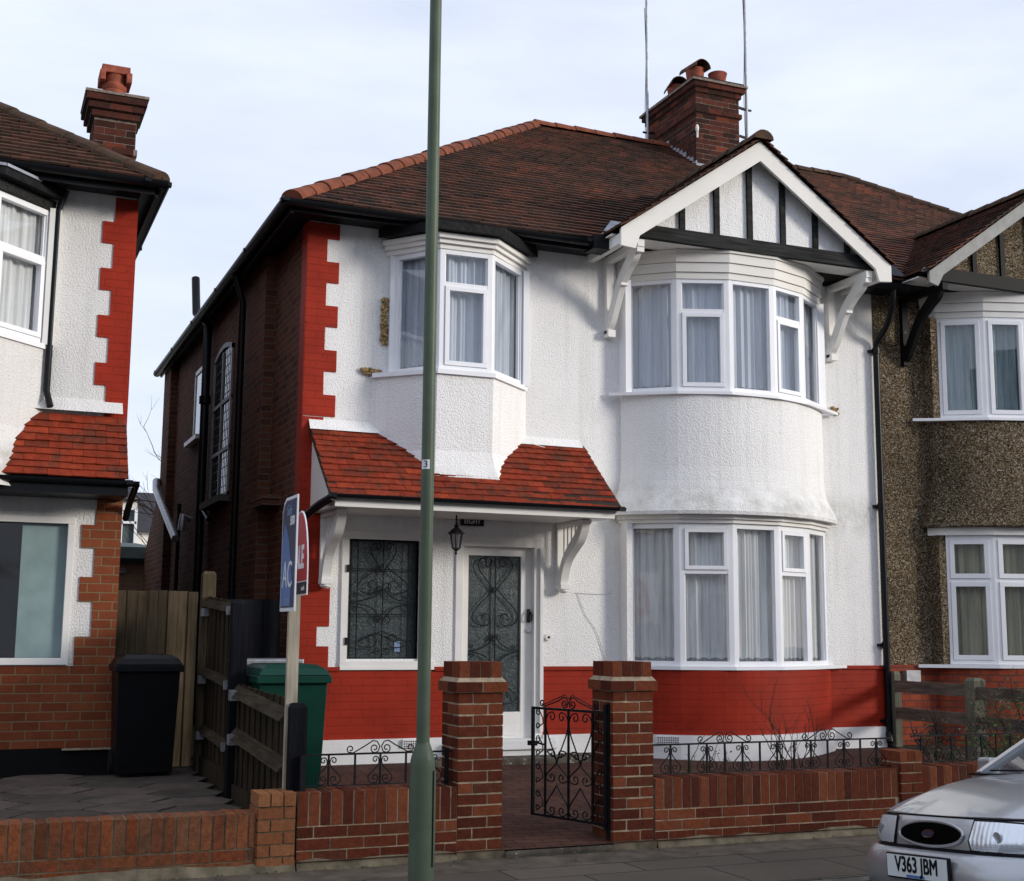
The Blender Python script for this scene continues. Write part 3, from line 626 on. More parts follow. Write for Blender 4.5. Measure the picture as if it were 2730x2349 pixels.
# --- chimney
ch = MB(); cm = MB(); X0, X1, Y0_, Y1_ = 9.396, 10.13, 15.594, 17.05
cm.box((X0+.001, Y0_+.001, 6.3), (X1-.001, Y1_-.001, 7.93))
def ring(z, nrow, o, hh=.077):
    for c in range(nrow):
        bricks(ch, None, (X0-o, Y0_-o, z+c*hh), (1, 0, 0), X1-X0+2*o, .1, 1, hh, .225, c, W=(0, 1, 0))
        bricks(ch, None, (X0-o, Y1_+o, z+c*hh), (0, -1, 0), Y1_-Y0_+2*o, .1, 1, hh, .225, c+1, W=(1, 0, 0))
        if o > .005: cm.box((X0-o+.006, Y0_-o+.006, z+c*hh+.003), (X1+o-.006, Y1_+o-.006, z+(c+1)*hh-.003))
ring(6.45, 14, 0); ring(7.53, 1, .035); ring(7.607, 3, 0); ring(7.838, 1, .03); ring(7.915, 1, .07)
cm.box((X0-.10, Y0_-.10, 7.995), (X1+.10, Y1_+.10, 8.03)); 
chim = ch.build('chimney', M['brick_c'], house); cm.build('chimney_core', M['mortar_w'], chim)
cf = MB(); cf.box((X0-.06, Y0_-.06, 8.03), (X1+.06, Y1_+.06, 8.07)); cf.build('chimney_flaunching', M['leadd'], chim)
def pot(x, y, z, h, hood, parent, hd=(0, 1, 0)):
    p = MB(); p.lathe((x, y, z), [(.10, 0), (.105, .03), (.12, .05), (.105, .07), (.10, .10), (.115, .13), (.13, .2), (.14, h-.02), (.145, h), (.12, h), (.11, h-.05)], 20)
    o = p.build('chimney_pot', M['pot'], parent, smooth=True)
    if hood:
        hb = MB(); n = 9; vs = []
        D_ = Vector(hd).normalized(); A_ = D_.cross(Vector((0, 0, 1)))
        for t in (-.21, .21):
            for rr in (.140, .127):
                for k in range(n): an = PI*k/(n-1); vs.append(Vector((x, y, z+h-.03))+D_*t+A_*rr*math.cos(an)+Vector((0, 0, rr*math.sin(an)*.9)))
        hb.add(vs, [(k, k+1, 2*n+k+1, 2*n+k) for k in range(n-1)]+[(n+k+1, n+k, 3*n+k, 3*n+k+1) for k in range(n-1)]+[(k+1, k, n+k, n+k+1) for k in range(n-1)]+[(2*n+k, 2*n+k+1, 3*n+k+1, 3*n+k) for k in range(n-1)])
        hb.build('chimney_hood', M['ridge_d'], parent)
pot(9.60, 15.95, 8.05, .31, True, chim, (-.1, 1, 0)); pot(9.93, 15.85, 8.05, .26, False, chim); pot(9.62, 16.55, 8.05, .28, True, chim, (.25, 1, 0))
lf = MB()
for i in range(9):
    y = 15.58+i*.1; lf.obox((X0-.006, y, zroof(y)), (0, 1, 0), (0, 0, 1), (1, 0, 0), (0, 0, -.01), (.09, .10+.05*random.random(), .004))
lf.box((X0-.02, Y0_-.03, zroof(Y0_)-.05), (X1, Y0_-.004, zroof(Y0_)+.07)); lf.build('lead_flashing', M['lead'], chim)
ins = MB(); ins.lathe((9.385, 15.55, 7.12), [(.012, 0), (.016, .02), (.016, .1), (.024, .11), (.024, .17), (.012, .2)], 10); ins.build('insulator', M['whitep'], chim, smooth=True)
# --- gable over the bay
gb_ = MB()
def gtri(y, zb): h = (GZ-.06-zb)/.698; return [(GX-h, y, zb), (GX+h, y, zb), (GX, y, GZ-.06)]
gb_.add(gtri(11.64, 4.2), [(0, 1, 2)]); gb_.add(gtri(11.9, 4.2), [(0, 2, 1)])
gab = gb_.build('gable', M['render'], house)
bm = MB(); bm.box((GX-1.62, 11.565, 4.10), (GX+1.62, 11.63, 4.245)); bm.build('gable_beam', M['beam'], gab)
for x in (6.81, 7.24, 7.66, 8.09, 8.52, 6.40, 8.95):
    s_ = MB(); t_ = gz(x)-.08
    if t_ > 4.3: s_.box((x-.032, 11.605, 4.245), (x+.032, 11.636, t_)); s_.build('stud', M['beam'], gab)
sf = MB(); sf.box((GX-1.74, 11.635, 4.105), (GX+1.72, 12.3, 4.118)); sf.box((GX-1.70, 11.5, 3.99), (GX-1.62, 12.3, 4.1)); sf.box((GX+1.62, 11.5, 3.99), (GX+1.70, 12.3, 4.1)); sf.build('soffit', M['whitep'], gab)
for s_ in (-1, 1):
    bb = MB(); wv = .2
    top = [(0, GZ-.015), (1.72*s_, GZ-.015-.698*1.72)]
    ex = 1.72*s_
    poly = [(0, GZ-.02), (ex, GZ-.02-.698*1.72), (ex, GZ-.02-.698*1.72-.19), (ex-s_*.17, GZ-.02-.698*1.72-.205), (ex-s_*.22, GZ-.02-.698*1.5-.215), (0, GZ-.02-.225)]
    if s_ > 0: poly = poly[::-1]
    bb.extr(poly, (GX, 11.47 + (.003 if s_ > 0 else 0), 0), (1, 0, 0), (0, 0, 1), (0, 1, 0), 0, .035); bb.build('barge_board', M['white'], gab, bevel=.003)
    # curved bracket under each barge foot
    br = MB(); bx = GX+s_*1.455
    outer = smoothpts([(12.27, 3.22, 0), (12.17, 3.30, 0), (12.05, 3.48, 0), (11.93, 3.66, 0), (11.76, 3.80, 0), (11.63, 3.88, 0), (11.56, 4.0, 0)], 4)
    inner = smoothpts([(12.27, 3.36, 0), (12.19, 3.48, 0), (12.10, 3.62, 0), (11.99, 3.77, 0), (11.84, 3.90, 0), (11.74, 4.0, 0)], 4)
    poly = [(p.x, p.y) for p in outer]+[(p.x, p.y) for p in inner[::-1]]
    br.extr(poly, (bx, 0, 0), (0, 1, 0), (0, 0, 1), (1, 0, 0), -.035, .035)
    br.box((bx-.045, 12.235, 3.2), (bx+.045, 12.3, 4.04)); br.box((bx-.04, 11.53, 3.985), (bx+.04, 12.3, 4.06)); br.box((bx-.045, 12.2, 3.16), (bx+.045, 12.3, 3.24))
    br.box((bx-.043, 11.90, 3.66), (bx+.043, 11.97, 3.73)); br.box((bx-.043, 11.54, 3.93), (bx+.043, 11.62, 4.0))
    br.build('gable_bracket', M['whitep'], house, bevel=.003)
# --- upper bay window
hc = MB(); hp = [(6.40, 12.3)]+BAY+[(9.0, 12.3)]
for z0, z1, d in ((3.79, 3.86, .012), (3.864, 3.965, .030), (3.969, 4.07, .048), (4.07, 4.1, .07)):
    pl = clampy(offs(hp, d), 12.31); hc.prism(pl, z0, z1)
hc.build('bay_cornice', M['white'], house)
ub = window_run(house, 'bay_window', BAY, 2.55, 3.80, ['F', 'L', 'F', 'L', 'F'], M['upvc'], M['glass'], M['curtain_u'])
sl = MB(); sl.prism(clampy(offs([(6.27, 12.28)]+BAY[1:-1]+[(9.2, 12.28)], .05), 12.31), 2.52, 2.552); sl.build('window_sill', M['upvc'], ub)
for x_, w_ in ((6.40, .07), (8.90, .09)): sj = MB(); sj.box((x_, 12.14, 2.55), (x_+w_, 12.33, 3.8)); sj.build('jamb', M['upvc'], ub)
# --- lower bay window
lb = window_run(house, 'bay_window', BAY, -.34, 1.15, ['F', 'T', 'F', 'T', 'F'], M['upvc'], M['glass'], M['curtain'], trans=.33)
sl = MB(); sl.prism(clampy(offs([(6.30, 12.28)]+BAY[1:-1]+[(9.22, 12.28)], .05), 12.31), -.372, -.341); sl.build('window_sill', M['upvc'], lb)
hd = MB(); hd.prism(clampy(offs(hp, .03), 12.31), 1.15, 1.19); hd.prism(clampy(offs(hp, .06), 12.31), 1.19, 1.234); hd.build('window_head', M['whitep'], lb)
for x_, w_ in ((6.40, .07), (8.90, .09)): sj = MB(); sj.box((x_, 12.14, -.34), (x_+w_, 12.33, 1.15)); sj.build('jamb', M['render'], lb)
# --- oriel window
ow = window_run(house, 'oriel_window', [(3.82, 12.25), (4.15, 11.80), (4.71, 11.79), (5.25, 12.27)], 2.54, 3.78, ['F', 'L', 'F'], M['upvc'], M['glass'], M['curtain_u'])
sl = MB(); sl.prism([(3.61, 12.31), (3.61, 12.25)]+clampy(offs(ORI, .05), 12.31)[1:], 2.50, 2.545); sl.build('window_sill', M['upvc'], ow)
sj = MB(); sj.box((3.775, 12.24, 2.545), (3.83, 12.33, 3.78)); sj.build('jamb', M['upvc'], ow); sj = MB(); sj.box((5.235, 12.22, 2.545), (5.30, 12.33, 3.78)); sj.build('jamb', M['upvc'], ow)
co = MB()
for z0, z1, d in ((3.775, 3.825, .012), (3.825, 3.87, .045), (3.87, 3.92, .08)): co.prism(clampy(offs(ORI, d), 12.31), z0, z1)
co.build('window_head', M['whitep'], ow)
oc = MB(); oc.prism(clampy(offs(ORI, .16), 12.31), 3.93, 4.015)
a_ = clampy(offs(ORI, .14), 12.31); b_ = [(x, max(y, 12.0)) for x, y in a_]
oc.add([(x, y, 4.015) for x, y in a_]+[(4.47+(x-4.47)*.9, 12.0, 4.11) for x, y in a_], [(i, i+1, i+5, i+4) for i in range(3)]); oc.build('oriel_roof', M['leadd'], house)
# --- foam patches round the windows
def foam(x0, x1, z0, z1, y, n=60):
    fo = MB()
    for i in range(n):
        x, z = random.uniform(x0, x1), random.uniform(z0, z1); r_ = random.uniform(.008, .02)
        fo.lathe((x, y-random.uniform(0, .012), z-r_), [(r_*.4, 0), (r_, r_*.6), (r_, r_*1.2), (r_*.4, r_*1.9)], 6)
    fo.build('foam_patch', M['foam'], house)
foam(3.70, 3.765, 2.86, 3.33, 12.285, 140); foam(3.50, 3.72, 2.535, 2.59, 12.28, 60); foam(9.17, 9.26, 2.54, 2.62, 12.285, 30)
# --- sidelight window
def scrollset(mb, hearts, y, W=(0, 1, 0), r=.006):
    pass
def curl(cx, cz, r, a0, turns, n=18, sgn=1):
    """spiral in the (x,z) plane ending at its centre"""
    return [(cx+r*(1-.72*t/n)*math.cos(a0+sgn*turns*2*PI*t/n), cz+r*(1-.72*t/n)*math.sin(a0+sgn*turns*2*PI*t/n)) for t in range(n+1)]
def place2(pts, fn): return [fn(a, b) for a, b in pts]
def heart(cx, zp, zt, w, inv=1):
    """two mirrored strands from a point at zp to a pair of curls at zt"""
    out = []; h = zt-zp
    for s_ in (-1, 1):
        cr = abs(w)*.30
        body = smoothpts([(cx, zp, 0), (cx+s_*w*.30, zp+h*.22, 0), (cx+s_*w*.82, zp+h*.55, 0), (cx+s_*w, zp+h*.78, 0), (cx+s_*w*.80, zp+h*.95, 0), (cx+s_*w*.45, zp+h, 0)], 5)
        b2 = [(p.x, p.y) for p in body]
        sg = 1 if h > 0 else -1
        cl_ = curl(cx+s_*w*.45, zp+h-sg*cr, cr, sg*PI/2, .95, 12, s_*sg)
        out.append(b2+cl_[1:])
    return out
def ess(cx, cz, h, w):
    out = []
    for s_ in (-1, 1):
        c1 = curl(cx+s_*w, cz+s_*0+h/2, w*.5, -s_*PI/2+PI/2*0, .9, 10, 1)
        out.append(c1)
    return out
si = MB(); si.box((3.36, 12.27, -.345), (4.32, 12.42, -.29)); si.box((3.36, 12.275, .89), (4.22, 12.4, .97)); si.box((3.36, 12.275, -.29), (3.43, 12.42, .89)); si.box((4.15, 12.275, -.29), (4.22, 12.42, .89))
si.box((3.36, 12.262, -.375), (4.32, 12.42, -.345))
sid = si.build('hall_window', M['whitep'], house, bevel=.003)
gg = MB(); gg.box((3.43, 12.36, -.27), (4.15, 12.37, .89)); gg.build('glazing', M['obsc'], sid)
gr = MB(); y = 12.315; F3 = lambda a, b: (a, y, b)
for x in (3.46, 3.53, 3.79, 4.05, 4.12): gr.tube([(x, y, -.26), (x, y, .88)], .006, 6)
for z in (.88, -.26, .60, .16): gr.tube([(3.45, y, z), (4.13, y, z)], .005, 6)
for cx, zp, zt, w_ in ((3.79, .56, .86, .13), (3.79, .66, .36, .26), (3.79, .0, -.16, .26)):
    for st in heart(cx, zp, zt, w_): gr.tube(place2(st, F3), .0055, 6)
for s_ in (-1, 1):
    for pts in ([(3.79, .42), (3.79+s_*.08, .34), (3.79+s_*.18, .30), (3.79+s_*.32, .285)], [(3.79, .10), (3.79+s_*.08, .20), (3.79+s_*.18, .25), (3.79+s_*.32, .265)]):
        gr.tube([(p.x, y, p.y) for p in smoothpts([(a, b, 0) for a, b in pts], 4)], .0055, 6)
    for cz_ in (.40, .12, -.19): gr.tube(place2(curl(3.79+s_*.045, cz_, .04, -PI/2, 1.1, 10, s_), F3), .005, 6)
    for cz_ in (.35, .21): gr.tube(place2(curl(3.79+s_*.28, cz_, .026, -PI/2, 1.1, 10, s_), F3), .005, 6)
gr.build('window_grille', M['iron'], sid, smooth=True)
for z in (.6, -.1): 
    hg = MB(); hg.box((3.405, 12.26, z-.035), (3.435, 12.29, z+.035)); hg.build('grille_fixing', M['iron'], sid)
stk = MB(); stk.box((3.93, 12.352, -.2), (3.99, 12.359, -.1)); stk.build('window_sticker', M['letterb'], sid)
# --- front door
dr = MB(); dx0, dx1 = 4.62, 5.40
dr.box((4.54, 12.28, -1.06), (4.62, 12.42, .94)); dr.box((5.40, 12.28, -1.06), (5.50, 12.42, .94)); dr.box((4.54, 12.275, .86), (5.50, 12.42, .96)); dr.box((5.455, 12.25, -1.0), (5.495, 12.28, .86))
dfr = dr.build('door_frame', M['whitep'], house, bevel=.004)
dl = MB(); dl.box((4.62, 12.345, -1.06), (4.70, 12.39, .86)); dl.box((5.28, 12.345, -1.06), (5.40, 12.39, .86)); dl.box((4.70, 12.345, .77), (5.28, 12.39, .86)); dl.box((4.70, 12.345, -1.06), (5.28, 12.39, -.80))
dl.box((4.74, 12.338, -1.03), (5.24, 12.346, -.93))
door = dl.build('front_door', M['whitep'], house, bevel=.003)
gg = MB(); gg.box((4.70, 12.37, -.80), (5.28, 12.378, .77)); gg.build('glazing', M['obsc'], door)
gr = MB(); y = 12.335
gr.tube([(4.99, y, -.79), (4.99, y, .76)], .007, 6)
for cx, zp, zt, w_ in ((4.99, .40, .755, .19), (4.99, .46, .06, .25), (4.99, -.44, -.72, .24), (4.99, -.76, -.46, .10)):
    for st in heart(cx, zp, zt, w_): gr.tube(place2(st, F3), .0055, 6)
for s_ in (-1, 1):
    for pts in ([(4.99, -.03), (4.99+s_*.06, -.11), (4.99+s_*.16, -.17), (4.99+s_*.27, -.185)], [(4.99, -.36), (4.99+s_*.06, -.28), (4.99+s_*.16, -.22), (4.99+s_*.27, -.195)]):
        gr.tube([(p.x, y, p.y) for p in smoothpts([(a, b, 0) for a, b in pts], 4)], .0055, 6)
    for cz_ in (-.05, -.33): gr.tube(place2(curl(4.99+s_*.035, cz_, .03, -PI/2, 1.1, 10, s_), F3), .005, 6)
    for cz_ in (-.14, -.24): gr.tube(place2(curl(4.99+s_*.25, cz_, .022, -PI/2, 1.1, 10, s_), F3), .005, 6)
gr.build('door_grille', M['iron'], door, smooth=True)
kn = MB(); kn.box((5.345, 12.325, .10), (5.375, 12.345, .235)); kn.tube([(5.36, 12.32, .23), (5.335, 12.305, .17), (5.345, 12.30, .12), (5.375, 12.30, .12), (5.385, 12.305, .17), (5.36, 12.32, .23)], .008, 6); kn.build('door_knocker', M['iron'], door)
lk = MB(); lk.tube([(5.36, 12.345, .02), (5.36, 12.325, .02)], .024, 14); lk.build('door_lock', M['chrome'], door)
bl = MB(); bl.tube([(5.56, 12.3, -.05), (5.56, 12.265, -.05)], .035, 16); bl.tube([(5.56, 12.265, -.05), (5.56, 12.258, -.05)], .012, 10, 1); bl.build('door_bell', [M['whitep'], M['dark']], house)
hg = MB()
for pts in ([(4.63, 12.335, -.88), (4.78, 12.335, -.88)], [(4.72, 12.335, -.91), (4.76, 12.335, -.85)], [(4.72, 12.335, -.85), (4.76, 12.335, -.91)]): hg.bar(pts[0], pts[1], .008, .02)
hg.build('hinge', M['iron'], door)
th = MB(); th.box((4.50, 12.13, -1.16), (5.60, 12.42, -1.06)); th.box((4.46, 12.16, -1.27), (5.62, 12.42, -1.165)); th.build('door_sill', M['plinth'], house, bevel=.012)
ds = MB(); ds.box((4.2, 11.86, -1.36), (6.05, 12.27, -1.215)); ds.build('door_step', M['step'], house, bevel=.01)
# --- canopy over porch
can = MB(); CX0, CX1 = 3.03, 5.93
poly = [(12.3, 1.95), (11.45, 1.215), (11.45, 1.16), (12.3, 1.16)]
can.extr(poly, (0, 0, 0), (0, 1, 0), (0, 0, 1), (1, 0, 0), CX0, CX1); canopy = can.build('porch_canopy', M['whitep'], house)
ct = MB(); dv = Vector((0, .85, .735)); sl_ = dv.length; S_ = dv.normalized(); Nn = Vector((0, -S_.z, S_.y))
rows = 11; ga = sl_/rows*.985
def inori(P):   # swallowed by the oriel apron
    for a, b in zip(lo[2][1][:-1], lo[2][1][1:]): pass
    return 3.56+(12.3-P.y)*.9 < P.x < 5.36-(12.3-P.y)*.9 and P.y > 11.74
tiles(ct, (0, 11.42, 1.215), (1, 0, 0), S_, Nn, 3.0, 5.96, sl_*1.0, lambda P: P.y < 12.3, ga, .165, .014, .006, .006)
ct.build('canopy_tiles', M['tile_r'], canopy)
cu_ = MB(); cu_.add([(2.99, 11.41, 1.222), (5.97, 11.41, 1.222), (5.97, 12.3, 1.965), (2.99, 12.3, 1.965)], [(0, 1, 2, 3)]); cu_.add([(2.99, 11.41, 1.20), (5.97, 11.41, 1.20), (5.97, 12.3, 1.945), (2.99, 12.3, 1.945)], [(3, 2, 1, 0)]); cu_.build('canopy_underlay', M['under'], canopy)
fa = MB(); fa.box((3.05, 11.44, 1.12), (5.90, 11.47, 1.185)); fa.box((3.05, 11.47, 1.125), (5.9, 12.3, 1.158)); fa.build('canopy_fascia', M['whitep'], canopy)
gu = MB(); gutter(gu, (3.0, 11.38, 1.225), (5.98, 11.38, 1.225), .038); gu.tube([(3.02, 11.40, 1.2), (2.96, 11.6, 1.15), (2.88, 12.1, 1.03), (2.87, 12.22, 1.0)], .04, 8); gu.tube([(2.87, 12.23, 1.02), (2.87, 12.23, -1.2)], .036, 10); gu.build('canopy_gutter', M['plastic'], house, smooth=True)
for bx in (3.185, 5.70):
    br = MB()
    outer = smoothpts([(12.19, .49, 0), (12.17, .57, 0), (12.10, .70, 0), (11.97, .80, 0), (11.80, .90, 0), (11.70, 1.02, 0), (11.66, 1.12, 0)], 4)
    inner = smoothpts([(12.255, .49, 0), (12.24, .60, 0), (12.17, .74, 0), (12.03, .87, 0), (11.88, .97, 0), (11.79, 1.06, 0), (11.77, 1.12, 0)], 4)
    br.extr([(p.x, p.y) for p in outer]+[(p.x, p.y) for p in inner[::-1]], (bx, 0, 0), (0, 1, 0), (0, 0, 1), (1, 0, 0), -.045, .045)
    br.box((bx-.05, 12.255, .45), (bx+.05, 12.3, 1.12)); br.box((bx-.052, 11.66, 1.08), (bx+.052, 12.255, 1.12)); br.lathe((bx, 12.22, .40), [(.03, 0), (.055, .02), (.055, .06), (.04, .09)], 12)
    br.box((bx-.055, 12.16, .44), (bx+.055, 12.3, .49))
    for yy in (11.90, 11.99, 12.08, 12.17): br.box((bx-.018, yy-.015, 1.08-(yy-11.80)*1.15 if yy < 12.1 else .76), (bx+.018, yy+.015, 1.09))
    br.build('canopy_bracket', M['whitep'], house, bevel=.003)
# --- gutters, pipes, fascias
gt = MB(); gutter(gt, (2.58, 11.86, 4.085), (5.86, 11.86, 4.085), .062); gt.box((2.68, 11.93, 4.0), (5.95, 11.95, 4.11))
gt.box((5.84, 11.78, 3.985), (6.03, 12.0, 4.13)); gt.box((2.68, 11.95, 4.05), (6.0, 12.3, 4.062)); gt.build('front_gutter', M['plastic'], house, smooth=True)
gt = MB(); gutter(gt, (2.61, 11.86, 4.085), (2.61, 20.95, 4.04), .062); gt.box((2.66, 11.93, 3.98), (2.69, 20.95, 4.10)); gt.box((2.69, 11.95, 4.04), (2.93, 20.95, 4.055)); gt.build('side_gutter', M['plastic'], house, smooth=True)
gt = MB(); gutter(gt, (9.40, 11.86, 4.05), (9.98, 11.86, 4.04), .06)
gt.box((9.44, 11.93, 4.0), (9.97, 11.96, 4.12)); gt.box((9.44, 11.96, 4.04), (9.97, 12.3, 4.06))
gt.tube(smoothpts([(9.79, 11.88, 4.0), (9.80, 11.92, 3.82), (9.81, 12.05, 3.6), (9.805, 12.22, 3.45), (9.80, 12.24, 3.3)], 4), .036, 10)
gt.tube([(9.80, 12.24, 3.35), (9.805, 12.235, -1.12)], .036, 10); gt.tube([(9.80, 12.235, -1.1), (9.78, 12.2, -1.2)], .04, 10)
for z in (3.3, 1.45, -.15, -1.0): gt.tube([(9.80, 12.24, z), (9.80, 12.24, z+.07)], .047, 10); gt.box((9.72, 12.25, z+.02), (9.86, 12.3, z+.05))
gt.build('downpipe', M['plastic'], house, smooth=True)
pp = MB(); pp.tube([(2.72, 16.85, -1.2), (2.72, 16.85, 3.95), (2.60, 17.1, 4.15), (2.60, 17.3, 4.68)], .055, 10); pp.tube([(2.72, 16.85, 2.9), (2.72, 16.85, 3.0)], .075, 10); pp.build('soil_pipe', M['plastic'], house, smooth=True)
pp = MB(); pp.tube([(2.72, 14.5, -1.2), (2.72, 14.5, 3.7), (2.62, 14.5, 4.03)], .04, 10); pp.build('side_downpipe', M['plastic'], house, smooth=True); pp = MB(); pp.tube([(2.71, 18.6, -1.2), (2.71, 18.6, 1.75)], .028, 8); pp.build('overflow_pipe', M['plastic'], house, smooth=True); pp = MB(); pp.tube([(2.72, 16.9, 1.6), (2.72, 16.2, 1.35)], .03, 8); pp.build('waste_pipe', M['plastic'], house, smooth=True)
pp = MB(); pp.tube([(2.74, 20.9, 2.30), (2.62, 20.5, 2.26), (2.60, 20.3, 2.1), (2.62, 18.2, 1.23)], .055, 10); pp.build('leaning_waste_pipe', M['galv'], house, smooth=True)
pp = MB(); pp.tube([(2.72, 17.62, 1.45), (2.62, 17.6, 1.5), (2.60, 17.6, 1.3)], .05, 10); pp.build('boiler_flue', M['galv'], house, smooth=True)
# --- side windows
sv = MB(); yA, yB = 15.38, 16.62; fx = 2.80
for y_ in (yA, yB-.05, (yA+yB)/2-.02): sv.box((fx-.02, y_, 1.58), (fx+.03, y_+.05, 3.42))
for z_ in (1.58, 2.14, 2.75): sv.box((fx-.018, yA, z_), (fx+.03, yB, z_+.045))
arc = [(yA+(yB-yA)*i/8, 3.36+.1*math.sin(PI*i/8)) for i in range(9)]
sv.extr(arc+[(p[0], p[1]+.06) for p in arc[::-1]], (fx-.02, 0, 0), (0, 1, 0), (0, 0, 1), (1, 0, 0), 0, .05)
swn = sv.build('stair_window', M['greyp'], house)
ld = MB()
for i in range(1, 12): ld.box((fx-.006, yA+(yB-yA)*i/12-.004, 1.6), (fx+.004, yA+(yB-yA)*i/12+.004, 3.42))
for i in range(1, 16): ld.box((fx-.005, yA, 1.6+i*.115-.004), (fx+.003, yB, 1.6+i*.115+.004))
ld.build('leading', M['iron'], swn); gg = MB(); gg.box((fx-.001, yA, 1.6), (fx+.002, yB, 3.42)); gg.build('glazing', M['glass_d'], swn)
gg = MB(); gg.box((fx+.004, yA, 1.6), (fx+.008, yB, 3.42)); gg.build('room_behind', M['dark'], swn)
sb = MB(); sb.box((2.68, yA-.08, 1.50), (2.81, yB+.08, 1.58)); sb.build('window_sill', M['conc'], swn)
sv = MB(); sv.box((2.79, 17.55, 2.6), (2.815, 17.6, 3.55)); sv.box((2.79, 18.15, 2.6), (2.815, 18.2, 3.55)); sv.box((2.79, 17.55, 3.5), (2.815, 18.2, 3.56)); sv.box((2.72, 17.5, 2.54), (2.81, 18.5, 2.6)); s2 = sv.build('side_window', M['whitep'], house)
gg = MB(); gg.box((2.803, 17.6, 2.6), (2.806, 18.15, 3.5)); gg.build('glazing', M['glass_d'], s2)
# cable down the wall
cb_ = MB(); cb_.tube(smoothpts([(5.9, 12.29, .40), (5.98, 12.29, .2), (6.12, 12.29, 0), (6.22, 12.29, -.3)], 5), .0022, 5); cb_.tube(smoothpts([(5.86, 12.29, .41), (6.1, 12.29, .40), (6.3, 12.29, .41)], 4), .0018, 5); cb_.build('wall_cable', M['galv'], house)
cb_ = MB(); cb_.tube(smoothpts([(5.3, 12.15, 1.93), (5.5, 12.2, 1.9), (5.72, 12.2, 1.86), (5.85, 12.24, 1.93)], 5), .004, 5); cb_.build('loose_cable', M['whitep'], house)

# --- things hung on the house
sg = MB(); sg.box((4.57, 12.24, 1.06), (4.82, 12.262, 1.145)); sgo = sg.build('house_sign', M['ink']); tag(sgo, 'small black sign reading EIGHT under the porch canopy', 'sign')
sgt = textmesh('EIGHT', .068, M['letter'], 'lettering', sgo, (4.695, 12.24, 1.102), (1, 0, 0), (0, 0, 1), (0, -1, 0), .001, True, .95)
sgb = MB(); sgb.box((4.56, 12.25, 1.145), (4.83, 12.3, 1.16)); sgb.build('sign_bracket', M['ink'], sgo)
lan = thing('lantern', 'black hanging coach lantern below the porch canopy', 'lantern', (4.36, 11.8, .75))
lm = MB(); LX, LY = 4.36, 11.8
lm.tube([(LX, LY, 1.12), (LX, LY, .99)], .006, 6)
for i in range(4): lm.lathe((LX, LY, 1.0+i*.03), [(.004, 0), (.011, .01), (.011, .02), (.004, .03)], 8)
lm.build('chain', M['iron'], lan)
lm = MB(); lm.lathe((LX, LY, .935), [(.09, 0), (.085, .01), (.035, .055), (.02, .06), (.028, .075), (.01, .10)], 6); lm.build('lantern_roof', M['iron'], lan)
lm = MB()
for k in range(6):
    a = 2*PI*k/6; lm.bar((LX+.062*math.cos(a), LY+.062*math.sin(a), .935), (LX+.04*math.cos(a), LY+.04*math.sin(a), .80), .008)
lm.lathe((LX, LY, .785), [(.03, 0), (.045, .008), (.043, .018)], 6); lm.lathe((LX, LY, .735), [(.003, 0), (.014, .015), (.006, .03), (.028, .05)], 8); lm.build('lantern_cage', M['iron'], lan)
lm = MB(); lm.lathe((LX, LY, .80), [(.036, 0), (.057, .13)], 6); lm.build('lantern_glass', M['lens'], lan)
def mast(x, y, z0, z1, label, arms):
    t_ = thing('aerial_mast', label, 'aerial mast', (x, y, z0)); p = MB(); p.tube([(x, y, z0), (x, y, z1)], .022, 8); p.build('pole', M['galv'], t_)
    p = MB(); pts = [(x-.03+.012*math.sin(z*3), y, z) for z in [z0+.1+k*.3 for k in range(int((z1-z0)/.3))]]; p.tube(pts, .005, 5); p.build('cable', M['ink'], t_)
    for z in arms[2]:
        p = MB(); p.bar((x, y, z), (arms[0], y+arms[1], z+.02), .03); p.bar((x-.08, y, z), (x+.08, y, z), .025); p.build('bracket', M['iron'], t_)
mast(9.28, 16.85, 7.2, 9.9, 'silver aerial pole strapped to the near side of the brick chimney, left one', (9.4, 0, (7.30, 7.65)))
mast(10.28, 15.62, 6.85, 10.0, 'silver aerial pole clamped to the right side of the brick chimney', (10.1, 0, (7.28, 7.72)))

# ------------------------------------------------------------------ the right-hand neighbour
MC = 9.77
nb = thing('house', 'brown pebbledashed semi-detached house with grey barge board, right of the white one', 'house', (9.81, 12.3, -1.2))
NB = mirror(BAY, MC); w = MB()
wall_holes(w, 9.80, 16.8, -.34, 4.07, FY, [(10.64, 13.04, 2.55, 3.8), (10.64, 13.04, -.34, 1.2)], depth=.14)
bp2 = [(2*MC-8.99, 12.3)]+NB+[(2*MC-6.42, 12.3)]; sm2 = smoothplan(bp2, 5); lv = [(2.54, sm2)]
for z, d in ((1.85, .0), (1.65, .015), (1.5, .05), (1.36, .10), (1.28, .13), (1.26, .12)): lv.append((z, clampy(offs(sm2, d), 12.3)))
loft(w, lv[::-1]); z, pl = lv[-1]; w.add([(x, y, z) for x, y in pl], [tuple(range(len(pl)))])
w.build('front_wall', M['pebble'], nb)
w = MB(); w.box((9.80, 12.28, -1.25), (10.66, 12.45, -.34)); w.box((13.0, 12.28, -1.25), (16.8, 12.45, -.34)); loft(w, [(-1.3, clampy(offs(sm2, .02), 12.29)), (-.35, clampy(offs(sm2, .02), 12.29))]); w.box((9.80, 12.27, -.42), (10.4, 12.44, -.34)); w.build('brick_dado', M['rbrick'], nb)
w = MB(); w.box((16.7, 12.4, -1.25), (16.8, 20.7, 4.1)); w.build('side_wall', M['side'], nb)
rf = MB(); NX1 = 2*9.88-2.68; NPX = NX1-4.5
rf.add([(9.81, 11.93, 4.1), (NX1, 11.93, 4.1), (NX1, YB, 4.1), (9.81, YB, 4.1), (9.81, PY, PZ-.02), (NPX, PY, PZ-.02)], [(0, 1, 5, 4), (1, 2, 5), (4, 5, 2, 3), (0, 3, 2, 1)])
